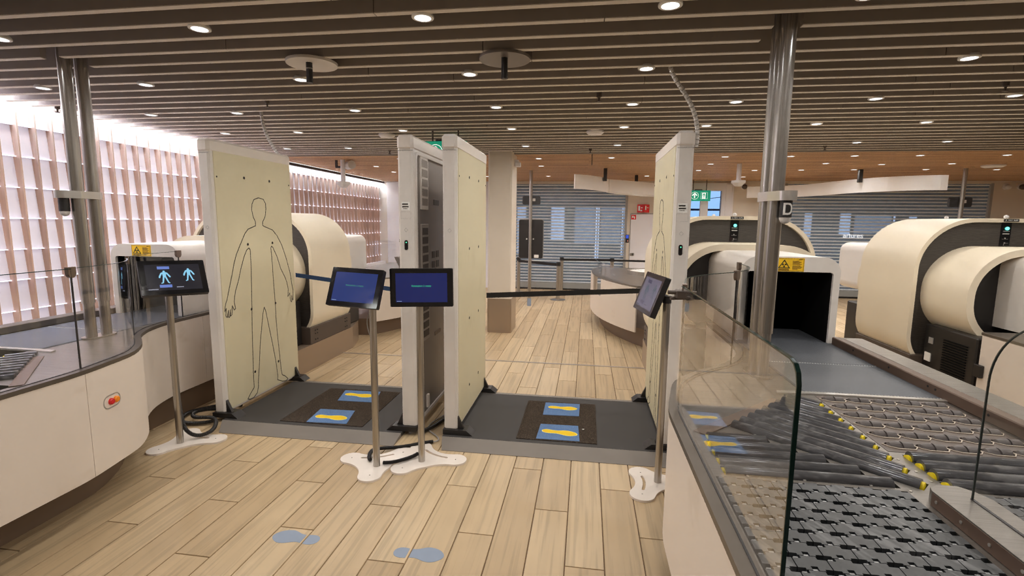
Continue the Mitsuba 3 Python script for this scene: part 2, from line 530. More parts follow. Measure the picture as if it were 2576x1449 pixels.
s1 = shutter('closed roller shutter of see-through slats behind the queue posts, left of the white door', SH1, 2.345, 0.16)
s2 = shutter('wide closed roller shutter of see-through slats behind the machines on the right', SH2, 2.345, 0.16)
part(s2, 'lettering', text('artures', 0.085, FRONT([5.42, YB + 0.03, 1.295])), 'mat_sign_white', em=emit((0.9, 0.95, 1.0), 0.8, 0.05), label='small white lettering on the shutter, given an added glow')  # letters emit a little light of their own so they come out white

# window with white frame
w1 = struct('window_2', prism_y(sbox(2.02, 0.82, 3.02, 2.36).difference(unary_union([sbox(2.10, 0.9, 2.37, 2.20), sbox(2.52, 0.9, 2.79, 2.20)])), YB - 0.03, YB + 0.06), 'mat_wall_white')
for a, b in ((2.10, 2.37), (2.52, 2.79)):
    part(w1, 'pane', bx(a, b, YB + 0.02, YB + 0.022, 0.9, 2.2), 'mat_glass', label='clear window pane')
part(w1, 'jamb', bx(2.86, 2.98, YB - 0.045, YB - 0.03, 0.82, 2.34, 0.004), 'mat_wall_white')
k = struct('window_3', bx(1.9, 4.0, 14.2, 14.22, 0.3, 2.45), 'mat_grey')
part(k, 'pane', bx(1.95, 3.95, 14.19, 14.2, 0.35, 2.4), 'mat_beyond', em=emit((0.30, 0.55, 1.0), 1.3, 0.5), label='bright blue daylight pane seen through the white window')
part(k, 'transom', bx(1.95, 3.95, 14.15, 14.19, 1.86, 1.91), 'mat_strap_blue')
part(k, 'glazing_bar', tube([[1.95, 14.17, 2.06], [3.0, 14.17, 2.15], [3.95, 14.17, 2.28]], 0.008, 6), 'mat_strap_blue')
for xx in (2.55, 3.0, 3.5):
    part(k, 'glazing_bar', bx(xx - 0.006, xx + 0.006, 14.16, 14.19, 0.35, 2.4), 'mat_strap_blue')

# door
d1 = struct('door_1', prism_y(sbox(0.93, 0.0, 1.60, 1.715).difference(sbox(0.942, -0.1, 1.588, 1.703)), YB - 0.015, YB), 'mat_grey')
part(d1, 'leaf', bx(0.944, 1.586, YB - 0.014, YB, 0.004, 1.70, 0.003), 'mat_wall_white', label='plain white door leaf')
part(d1, 'sign', bx(0.95, 1.05, YB - 0.017, YB - 0.014, 1.585, 1.685), 'mat_red', label='small red square fire sign')
part(d1, 'sign_mark', cat_(bx(0.965, 1.0, YB - 0.019, YB - 0.017, 1.62, 1.665), bx(1.008, 1.026, YB - 0.019, YB - 0.017, 1.60, 1.655)), 'mat_sign_white')
part(d1, 'lock', bx(0.955, 1.035, YB - 0.03, YB - 0.014, 0.80, 0.86, 0.003), 'mat_steel', label='steel flush lock')
part(d1, 'lock_slot', bx(1.0, 1.02, YB - 0.032, YB - 0.03, 0.81, 0.85), 'mat_black')

# square column
cpoly = rrect(-1.305, -0.985, 6.60, 7.08, 0.03)
sc = struct('column', prism(cpoly, 0.0, ZC + 0.1), 'mat_wall')
labels[sc] = {'kind': 'structure', 'label': 'square beige column with a brushed steel base'}
part(sc, 'cladding', prism(cpoly.buffer(0.006), 0.0, 0.47), 'mat_plinth', label='brushed steel cladding around the column foot')

# ================================================================== conveyor counters
MIR = np.array([[-1, 0, 0, -2.06], [0, 1, 0, 0], [0, 0, 1, 0], [0, 0, 0, 1]], float)     # the lanes mirror each other about x = -1.03
IDN = np.eye(4)
ZT, ZB = 0.757, 0.20
_cy = [-0.7, 1.4, 1.95, 2.25, 2.37, 2.525, 2.675, 2.735, 3.0, 3.17, 3.35, 3.94]
_cx = [0.350, 0.350, 0.350, 0.398, 0.428, 0.520, 0.662, 0.732, 0.885, 0.922, 0.930, 0.930]
cfun = PchipInterpolator(_cy, _cx)
pfun = PchipInterpolator([-0.7, 1.75, 2.17, 2.4, 2.75, 2.96, 3.3, 3.94], [0.56, 0.552, 0.56, 0.64, 0.88, 0.975, 0.985, 0.985])


def curve(y0, y1, n=60, f=cfun):
    return [(float(f(y)), float(y)) for y in np.linspace(y0, y1, n)]


def offset(y0, y1, d, n=80):
    c = np.array(LineString(curve(-0.7, 3.94, 240)).offset_curve(-d).coords)
    if c[0, 1] > c[-1, 1]:
        c = c[::-1]
    s = np.r_[0, np.cumsum(np.linalg.norm(np.diff(c, axis=0), axis=1))]
    sd = np.linspace(0, s[-1], 4000)
    c = np.stack([np.interp(sd, s, c[:, 0]), np.interp(sd, s, c[:, 1])], 1)
    s = sd
    i0, i1 = np.argmin(abs(c[:, 1] - y0)), np.argmin(abs(c[:, 1] - y1))
    ss = np.linspace(s[i0], s[i1], n)
    return np.stack([np.interp(ss, s, c[:, 0]), np.interp(ss, s, c[:, 1])], 1)


def curved_solid(pts, t, z0, z1):
    return prism(ribbon(pts, t), z0, z1)


def roller(p0, p1, r=0.0235):
    return cyl(p0, p1, r, 20)


def lane(M, full, label):
    c = thing('conveyor_counter', label, 'conveyor')
    P = lambda pn, m, mt, sm=False, **kw: part(c, pn, xf(m, M), mt, sm, **kw)
    for a, b in ((-0.7, 0.85), (0.85, 2.05), (2.05, 3.5), (3.5, 3.94)):
        P('front_panel', curved_solid(offset(a + 0.0012, b - 0.0012, 0.009), 0.018, ZB, 0.736), 'mat_counter', 35)
    P('plinth', prism(Polygon(curve(-0.7, 3.94, 60, pfun) + [(1.62, 3.94), (1.62, -0.7)]), 0.0, ZB + 0.02), 'mat_brown_base', 35, label='recessed brown plinth')
    P('rim', curved_solid(offset(-0.7, 3.94, 0.0225), 0.051, 0.736, ZT), 'mat_steel_rim', 35, label='dark brushed steel rim')
    P('glass_seal', curved_solid(offset(-0.6, 3.5, 0.0345), 0.006, ZT, ZT + 0.002), 'mat_black')
    P('side_panel', bx(1.70, 1.72, -0.7, 3.94, ZB, 0.736), 'mat_counter')
    P('under_tray', prism(Polygon([tuple(q) for q in offset(-0.65, 3.9, 0.06)] + [(1.69, 3.9), (1.69, -0.65)]), 0.66, 0.68), 'mat_black_matt', label='black tray under the rollers')
    # geometry of the rollers
    endy = [2.165, 2.085, 2.005, 1.928, 1.848, 1.768, 1.690, 1.607, 1.522]
    dirv = np.array([-0.742, 0.670])
    diag = []
    q0, q1 = np.array([0.560, 1.895]), np.array([0.845, 2.205])
    for y in endy:
        e = np.array([0.995, y])
        A = np.array([dirv, -(q1 - q0)]).T
        t, _ = np.linalg.solve(A, q0 - e)
        t = min(t, (2.262 - y) / dirv[1])
        diag.append((e, e + dirv * t))
    infeed = [(0.447, 0.640, 1.776), (0.440, 0.705, 1.716), (0.440, 0.775, 1.655), (0.440, 0.845, 1.594), (0.440, 0.905, 1.530)]
    cross = [(1.058, 1.528, y) for y in (1.712, 1.654, 1.596, 1.536)]
    holes = [ribbon([a, b], 0.056) for a, b in diag] + [ribbon([(a - 0.006, y), (b + 0.012, y)], 0.054) for a, b, y in infeed + cross]
    holes += [sbox(0.985, 2.345, 1.585, 3.93), sbox(0.405, -0.6, 0.925, 1.487), sbox(1.09, -0.6, 1.53, 1.495), sbox(1.02, 1.757, 1.535, 2.312)]
    deck = Polygon([tuple(q) for q in offset(-0.69, 3.93, 0.046)] + [(1.70, 3.93), (1.70, -0.69)]).difference(unary_union(holes))
    P('deck', prism(deck, 0.690, 0.752), 'mat_steel_deck', label='brushed steel deck plate around the rollers')
    P('deck_strip', prism(ribbon([(0.425, 1.80), (0.835, 2.215)], 0.05), 0.752, 0.7565), 'mat_steel_dark', label='dark strip along the angled rollers')
    P('belt', bx(0.99, 1.58, 2.868, 3.92, 0.72, 0.7565, 0.006), 'mat_belt')
    P('belt', bx(0.99, 1.58, 2.352, 2.856, 0.72, 0.7565, 0.006), 'mat_belt')
    P('belt_seam', cat_(*[hull([[x, 2.856, 0.754], [x + 0.012, 2.856, 0.754], [x + 0.006, 2.87, 0.754], [x + 0.006, 2.862, 0.7585]]) for x in np.arange(1.0, 1.57, 0.013)]), 'mat_seam', kind='stuff', label='pale zigzag lacing between the two belts')
    P('belt_seam', cat_(*[hull([[x, 2.349, 0.754], [x + 0.012, 2.349, 0.754], [x + 0.006, 2.366, 0.754], [x + 0.006, 2.357, 0.7585]]) for x in np.arange(1.0, 1.57, 0.013)]), 'mat_seam', kind='stuff', label='pale zigzag lacing at the belt end')
    P('end_bar', bx(0.98, 1.58, 2.318, 2.343, 0.745, 0.760, 0.002), 'mat_steel_bright', label='bright metal bar at the belt end')
    P('end_plate', prism(Polygon([(0.86, 2.30), (0.985, 2.31), (0.985, 2.345), (0.87, 2.335)]), 0.752, 0.760), 'mat_steel_bright')
    for e, l in diag:
        z = 0.748
        r = P('roller', roller([*(l), z], [*(e + dirv * 0.012), z]), 'mat_roller', 50)
        d3 = -np.array([*dirv, 0.0])
        part(r, 'end_cap', xf(cyl(np.array([*e, z]) - d3 * 0.012, np.array([*e, z]) - d3 * 0.004, 0.0165, 16), M), 'mat_yellow', 50, label='yellow end cap')
    if not full:
        P('guide_rail', bx(1.60, 1.70, -0.7, 3.93, 0.752, 0.80, 0.004), 'mat_steel_rim', label='raised side rail')
        return c
    for a, b, y in infeed:
        r = P('roller', roller([a, y, 0.746], [b, y, 0.746]), 'mat_roller', 50)
        part(r, 'end_cap', cyl([a - 0.006, y, 0.743], [a, y, 0.743], 0.0165, 16), 'mat_yellow', 50, label='yellow end cap')
    for a, b, y in cross:
        r = P('roller', roller([a, y, 0.752], [b, y, 0.752]), 'mat_roller', 50)
        part(r, 'end_cap', cyl([a - 0.008, y, 0.746], [a, y, 0.746], 0.0175, 18), 'mat_yellow', 50, label='yellow end cap')
    # the block of short rollers in leaf-shaped pockets
    pockets, centres = [], []
    for r in range(6):
        for k in range(5):
            centres.append((1.075 + 0.0985 * k + 0.002 * r, 2.262 - 0.0905 * r))
    leaf = lambda x, y, g: Polygon([(x - 0.050 - g, y + 0.004), (x - 0.034, y + 0.024 + g), (x + 0.036, y + 0.023 + g), (x + 0.040 + g, y + 0.020), (x + 0.046 + g, y - 0.010), (x + 0.034, y - 0.026 - g), (x - 0.020, y - 0.025 - g), (x - 0.040, y - 0.012 - g)])
    plate = Polygon([(1.021, 2.311), (1.534, 2.311), (1.534, 1.758), (1.021, 1.758)]).difference(unary_union([leaf(x, y, 0) for x, y in centres]))
    dv = P('diverter', prism(plate, 0.700, 0.753), 'mat_skate', label='dark diverter plate with thirty short rollers')
    for x, y in centres:
        part(dv, 'pocket_lip', prism(leaf(x, y, 0.0055).difference(leaf(x, y, 0)).intersection(sbox(x - 0.07, y - 0.05, x + 0.07, y + 0.006)), 0.753, 0.7565), 'mat_lip')
        prof = [(0.006, -0.040), (0.017, -0.034), (0.0215, -0.020), (0.0222, -0.003), (0.0165, -0.0025), (0.0165, 0.0025), (0.0222, 0.003), (0.0215, 0.036), (0.006, 0.038)]
        m = trimesh.creation.revolve(np.array(prof), sections=18)
        m.apply_transform(np.array([[0, 0, 1, 0], [0, 1, 0, 0], [-1, 0, 0, 0], [0, 0, 0, 1]], float))
        m.apply_translation([x, y, 0.746])
        part(dv, 'roller', m, 'mat_skate_roller', 35)
    # two moulded tile belts
    def tile(x, y, w, d=0.0500):
        a, b = w / 2 - 0.0012, d / 2 - 0.0010
        return Polygon([(x - a, y - b + 0.0055), (x - 0.020, y - b + 0.0055), (x - 0.020, y - b), (x - 0.007, y - b), (x - 0.007, y - b + 0.013), (x + 0.007, y - b + 0.013), (x + 0.007, y - b), (x + 0.020, y - b), (x + 0.020, y - b + 0.0055), (x + a, y - b + 0.0055),
                        (x + a, y + b - 0.010), (x + 0.017, y + b - 0.010), (x + 0.017, y + b), (x - 0.017, y + b), (x - 0.017, y + b - 0.010), (x - a, y + b - 0.010)])
    for x0, x1, ytop, ylow, lab in ((0.405, 0.925, 1.486, 0.33, 'tile belt of the near lane beside the glass pane'), (1.09, 1.53, 1.494, 0.80, 'tile belt beyond the steel divider')):
        tb = P('tile_belt', bx(x0 + 0.002, x1 - 0.002, ylow, ytop - 0.004, 0.70, 0.741), 'mat_black_matt', label=lab)
        pins = []
        nx = int((x1 - x0) / 0.0655)
        tw_ = (x1 - x0 - 0.004) / nx
        for r in range(int((ytop - ylow) / 0.0500)):
            for k in range(nx):
                x, y = x0 + 0.002 + (k + 0.5) * tw_, ytop - (r + 0.5) * 0.0500
                part(tb, 'tile', prism(tile(x, y, tw_), 0.739, 0.7555), 'mat_tile')
                pins.append(bx(x - 0.0055, x + 0.0055, y - 0.0235, y - 0.0165, 0.741, 0.7535, 0.001))
                pins.append(bx(x - 0.0315, x - 0.0205, y + 0.0175, y + 0.0225, 0.741, 0.7535, 0.001))
        part(tb, 'hinge_pin', cat_(*pins), 'mat_tile_pin', kind='stuff', label='pale hinge pieces showing between the tiles')
    # divider and side rail
    dvd = Polygon([(0.945, -0.69), (0.945, 1.425), (0.955, 1.447), (0.985, 1.462), (1.03, 1.462), (1.055, 1.44), (1.075, 1.40), (1.075, -0.69)])
    d = P('divider', prism(dvd, 0.752, 0.792), 'mat_steel_deck', label='raised steel divider between the tile belts')
    part(d, 'side_plate', bx(0.9435, 0.9455, -0.69, 1.42, 0.753, 0.788), 'mat_guide', label='dark side plate')
    part(d, 'slot', bx(1.018, 1.026, -0.69, 1.395, 0.792, 0.7935), 'mat_black', label='black slot holding the glass')
    for y in (1.40, 1.31, 1.22, 1.13, 1.02):
        part(d, 'bolt', cyl([0.9445, y, 0.772], [0.9415, y, 0.772], 0.0045, 10), 'mat_steel_bright')
    g = P('guide_rail', bx(1.555, 1.605, -0.69, 3.36, 0.752, 0.802, 0.004), 'mat_guide', label='dark raised guide rail along the belts')
    part(g, 'ledge', bx(1.606, 1.73, -0.69, 3.36, 0.752, 0.800, 0.004), 'mat_steel_deck', label='flat steel ledge')
    for y in (3.1, 2.75, 2.45, 2.40, 2.1, 1.85):
        part(g, 'bolt', cyl([1.556, y, 0.782], [1.5535, y, 0.782], 0.005, 10), 'mat_black')
    for x, y in ((0.50, 1.503), (0.66, 1.505), (0.84, 1.506), (0.935, 1.49), (1.02, 1.70), (1.025, 1.62), (1.03, 1.56), (0.62, 1.82)):
        P('screw', cyl([x, y, 0.752], [x, y, 0.7535], 0.0042, 10), 'mat_steel_bright')
    return c


c_left = lane(MIR, False, 'curved white conveyor counter at the left with a red and an amber button')
c_right = lane(IDN, True, 'conveyor counter at the right with black rollers and tile belts on its deck')

# stop buttons on the left counter
bc = np.array([-2.4545, 2.20])
tg = np.array([-(float(cfun(2.22)) - float(cfun(2.18))), 0.04])
tg /= np.linalg.norm(tg)
nrm = np.array([tg[1], -tg[0]])
Mb = frame([bc[0] + nrm[0] * 0.002, bc[1] + nrm[1] * 0.002, 0.544], [tg[0], tg[1], 0], [0, 0, 1], [nrm[0], nrm[1], 0])
pl = part(c_left, 'button_plate', xf(prism(rrect(-0.062, 0.062, -0.036, 0.036, 0.035).difference(rrect(-0.056, 0.056, -0.030, 0.030, 0.029)), 0, 0.006), Mb), 'mat_steel_bright', 30, label='recessed oval button panel')
part(pl, 'recess', xf(prism(rrect(-0.057, 0.057, -0.031, 0.031, 0.03), 0, 0.002), Mb), 'mat_dark_base')
part(pl, 'red_button', xf(lathe([(0, 0), (0.017, 0), (0.017, 0.012), (0.013, 0.017), (0, 0.018)], [-0.010, 0, 0.002], 20), Mb), 'mat_red', 35, label='red button')
part(pl, 'amber_button', xf(lathe([(0, 0), (0.017, 0), (0.017, 0.012), (0.013, 0.017), (0, 0.018)], [0.026, 0, 0.002], 20), Mb), 'mat_orange', 35, label='amber button')


# --- glass screens on the rims
def sheet(pts, z0, z1):
    p = np.asarray(pts, float)
    n = len(p)
    v = np.vstack([np.c_[p, np.full(n, z0)], np.c_[p, np.full(n, z1)]])
    i = np.arange(n - 1)
    return trimesh.Trimesh(v, np.vstack([np.c_[i, i + 1, n + i + 1], np.c_[i, n + i + 1, n + i]]), process=False)


def flat_sheet(poly, M):
    v, f = trimesh.creation.triangulate_polygon(poly, engine='earcut')
    return xf(trimesh.Trimesh(np.c_[v, np.zeros(len(v))], f, process=False), M)


GT = 1.256


def glass_screen(M, label):
    s = thing('glass_screen', label, 'glass screen')
    # straight pane, rounded at its near upper corner
    x = float(offset(1.5, 1.6, 0.0345)[0, 0])
    poly = sbox(0.93, ZT, 2.06, GT)
    poly = unary_union([poly.buffer(-0.05).buffer(0.05), sbox(1.2, ZT, 2.06, GT), sbox(0.93, ZT, 1.3, 1.0)])
    y_a, y_b, y_c = 2.06, 2.745, 3.34
    path = offset(0.93, y_a, 0.0345)
    PX = frame([x, 0, 0], [0, 1, 0], [0, 0, 1], [1, 0, 0])
    g = part(s, 'pane', xf(flat_sheet(Polygon([(0.93, ZT), (2.06, ZT), (2.06, GT), (0.97, GT), (0.951, GT - 0.005), (0.937, GT - 0.018), (0.93, GT - 0.04)]), PX), M), 'mat_glass', label='long clear pane')
    outline = Polygon([(0.93, ZT), (2.06, ZT), (2.06, GT), (0.97, GT), (0.951, GT - 0.005), (0.937, GT - 0.018), (0.93, GT - 0.04)])
    part(g, 'edge', xf(prism_x(outline.difference(affinity.translate(outline, 0.0035, -0.003)).intersection(sbox(0.9, ZT, 2.056, 2)), x - 0.004, x + 0.004), M), 'mat_glass_edge', label='dark green polished edge')
    for a, b in ((y_a + 0.006, y_b - 0.005), (y_b + 0.005, y_c)):
        path = offset(a, b, 0.0345)
        g = part(s, 'pane', xf(sheet(path, ZT, GT), M), 'mat_glass', True, label='curved clear pane')
        part(g, 'edge', xf(prism(ribbon(path, 0.008), GT - 0.0022, GT), M), 'mat_glass_edge')
    for y in (y_a + 0.003, y_b, y_c + 0.004):
        q = offset(y - 0.02, y + 0.02, 0.0345, 3)
        t = q[2] - q[0]
        t /= np.linalg.norm(t)
        c0 = q[1]
        part(s, 'seal', xf(cyl([*c0, ZT], [*c0, GT], 0.0042, 8), M), 'mat_black', label='slim dark seal between panes')
        F = frame([*c0, GT - 0.012], [t[0], t[1], 0], [0, 0, 1], [t[1], -t[0], 0])
        shield = unary_union([sbox(-0.022, -0.012, 0.022, 0.018), Point(0, -0.012).buffer(0.022)])
        part(s, 'clip', xf(xf(prism(shield, -0.009, 0.009), F), M), 'mat_steel_dark', 30, label='rounded metal clip')
    return s


glass_screen(MIR, 'low curved glass screen standing on the left counter')
gR = glass_screen(IDN, 'low glass screen standing on the right counter, its long pane nearest the viewer')
# bracket at the first joint of the right screen
part(gR, 'bracket', cat_(bx(0.36, 0.40, 2.035, 2.09, 1.205, 1.238, 0.004), cyl([0.33, 2.06, 1.228], [0.44, 2.06, 1.228], 0.008, 12), cyl([0.34, 2.05, 1.205], [0.42, 2.08, 1.205], 0.007, 12)), 'mat_dark_base', 30, label='black metal bracket at the joint')
# rounded pane on the divider
g3 = thing('glass_screen', 'rounded clear pane standing on the steel divider between the tile belts at the far right', 'glass screen')
poly3 = unary_union([sbox(-0.6, 0.79, 1.24, 1.29), sbox(-0.6, 0.79, 1.395, 1.10), Point(1.215, 1.11).buffer(0.18, quad_segs=16)])
k = part(g3, 'pane', flat_sheet(poly3, frame([1.022, 0, 0], [0, 1, 0], [0, 0, 1], [1, 0, 0])), 'mat_glass')
part(k, 'edge', prism_x(poly3.difference(poly3.buffer(-0.0025)), 1.0195, 1.0245), 'mat_glass_edge_grey', 30)

# lane behind the right machine: only its white end shows
c2 = thing('conveyor_counter', 'cream counter end at the right edge in front of the nearest machine', 'conveyor')
part(c2, 'front_panel', bx(2.80, 2.82, 3.52, 3.93, ZB - 0.05, 0.742, 0.003), 'mat_counter')
part(c2, 'front_panel', bx(2.80, 2.82, 2.0, 3.515, ZB - 0.05, 0.742, 0.003), 'mat_counter')
part(c2, 'end_panel', bx(2.82, 3.9, 3.91, 3.93, ZB - 0.05, 0.742, 0.003), 'mat_counter')
part(c2, 'plinth', bx(2.9, 3.9, 2.0, 3.9, 0, ZB - 0.03), 'mat_brown_base', label='recessed brown plinth')
part(c2, 'rim', bx(2.795, 3.9, 2.0, 3.935, 0.742, 0.764, 0.004), 'mat_steel_rim', label='dark brushed steel rim')
part(c2, 'latch', cat_(bx(2.775, 2.80, 3.87, 3.94, 0.44, 0.53, 0.004)), 'mat_black', label='black latch')


# ================================================================== service columns
def column(p1, p2, lamp, M, label, letter):
    s = thing('service_column', label, 'column')
    for p in (p1, p2):
        part(s, 'tube', xf(cyl([*p, ZT - 0.004], [*p, 0.985], 0.029, 32), M), 'mat_steel', 35)
        sl = part(s, 'sleeve', xf(cyl([*p, 0.975], [*p, ZC + 0.12], 0.0345, 32), M), 'mat_steel', 35, label='wider brushed steel upper tube')
    p1, p2, lamp = np.array(p1), np.array(p2), np.array(lamp)
    part(s, 'foot_plate', xf(prism(LineString([p1, p2]).buffer(0.052), ZT - 0.004, ZT + 0.004), M), 'mat_steel', 35)
    part(s, 'collar', xf(prism(LineString([p2, p1, lamp]).buffer(0.043).difference(unary_union([Point(p1).buffer(0.035), Point(p2).buffer(0.035)])), 1.612, 1.656), M), 'mat_steel_bright', 35, label='bright steel collar round both tubes')
    k = part(s, 'lane_marker', xf(lathe([(0, 1.535), (0.0265, 1.535), (0.0265, 1.612), (0, 1.612)], [*lamp, 0], 32), M), 'mat_black', 35, label='black lane marker hanging from the collar')
    part(k, 'dome', xf(lathe([(0, 1.505), (0.012, 1.509), (0.020, 1.515), (0.024, 1.525), (0.0255, 1.536), (0, 1.536)], [*lamp, 0], 32), M), 'mat_dome', 50, label='white dome')
    return s, k


sL, kL = column((0.982, 2.645), (0.985, 2.748), (1.012, 2.585), MIR, 'pair of brushed steel service tubes standing on the left counter', None)
sR, kR = column((0.882, 2.565), (0.872, 2.648), (0.908, 2.502), IDN, 'pair of brushed steel service tubes on the right counter with the letter D', 'D')
# the letter D wraps the marker, facing the viewer
Dm = text('D', 0.052, np.eye(4), 0.002, bold=True)
Dm = Dm.subdivide_to_size(0.008)
v = Dm.vertices.copy()
a0 = math.atan2(-2.502, -0.908) + 0.42
ang = a0 + v[:, 0] / 0.0270
rr = 0.0266 + v[:, 2] * 0.4
Dm.vertices = np.c_[0.908 + rr * np.cos(ang), 2.502 + rr * np.sin(ang), 1.574 + v[:, 1]]
part(kR, 'letter', Dm, 'mat_sign_white', label='white letter D')

# ================================================================== X-ray machines
def arch(hw, zb, zt, rt, rb, n=14):
    p = rrect(-hw, hw, zb, zt, min(rb, rt) * 0.999, n)
    top = unary_union([sbox(-hw, (zb + zt) / 2, hw, zt - rt), sbox(-hw + rt, zb + rt, hw - rt, zt), Point(-hw + rt, zt - rt).buffer(rt, quad_segs=n), Point(hw - rt, zt - rt).buffer(rt, quad_segs=n)])
    bot = unary_union([sbox(-hw, zb + rb, hw, (zb + zt) / 2), sbox(-hw + rb, zb, hw - rb, zb + rb + 0.01), Point(-hw + rb, zb + rb).buffer(rb, quad_segs=n), Point(hw - rb, zb + rb).buffer(rb, quad_segs=n)])
    return unary_union([top, bot]).buffer(0)


def sign_xray(parent, x, y, z, w, h):
    """Yellow radiation notice on a front that faces -y."""
    k = part(parent, 'warning_sign', bx(x - w / 2, x + w / 2, y - 0.003, y, z - h / 2, z + h / 2), 'mat_sign_yellow', label='yellow radiation warning sticker')
    t = h * 0.40
    cx, cz = x - w * 0.22, z - h * 0.02
    tri = Polygon([(cx - t * 1.05, cz - t * 0.62), (cx + t * 1.05, cz - t * 0.62), (cx, cz + t * 1.0)])
    blades = [Polygon([(cx + r * math.cos(math.radians(a)), cz - t * 0.05 + r * math.sin(math.radians(a))) for r, a in ((t * 0.08, a0), (t * 0.38, a0 - 30), (t * 0.40, a0), (t * 0.38, a0 + 30))]) for a0 in (30, 150, 270)]
    part(k, 'trefoil', prism_y(unary_union([tri.difference(tri.buffer(-t * 0.12))] + blades + [Point(cx, cz - t * 0.05).buffer(t * 0.06)]), y - 0.0045, y - 0.003), 'mat_ink', label='black trefoil in a triangle')
    rows = [(0.27, 0.62), (0.20, 0.86), (0.12, 0.70), (0.04, 0.9), (-0.08, 0.8), (-0.16, 0.95), (-0.24, 0.85), (-0.32, 0.5)]
    m = [bx(x + w * 0.08, x + w * (0.08 + 0.36 * f), y - 0.0045, y - 0.003, z + h * r - h * 0.022, z + h * r + h * 0.022) for r, f in rows]
    m += [bx(x - w * 0.42, x - w * 0.03, y - 0.0045, y - 0.003, z - h * 0.40 - 0.002, z - h * 0.40 + 0.002), bx(x - w * 0.42, x - w * 0.05, y - 0.0045, y - 0.003, z - h * 0.34 - 0.0015, z - h * 0.34 + 0.0015), bx(x + w * 0.3, x + w * 0.42, y - 0.0045, y - 0.003, z + h * 0.37, z + h * 0.42)]
    part(k, 'print', cat_(*m), 'mat_ink_brown', label='small lines of print')
    fr = sbox(x - w / 2 + 0.003, z - h / 2 + 0.003, x + w / 2 - 0.003, z + h / 2 - 0.003)
    part(k, 'border', prism_y(fr.difference(fr.buffer(-0.002)), y - 0.004, y - 0.003), 'mat_ink_brown')


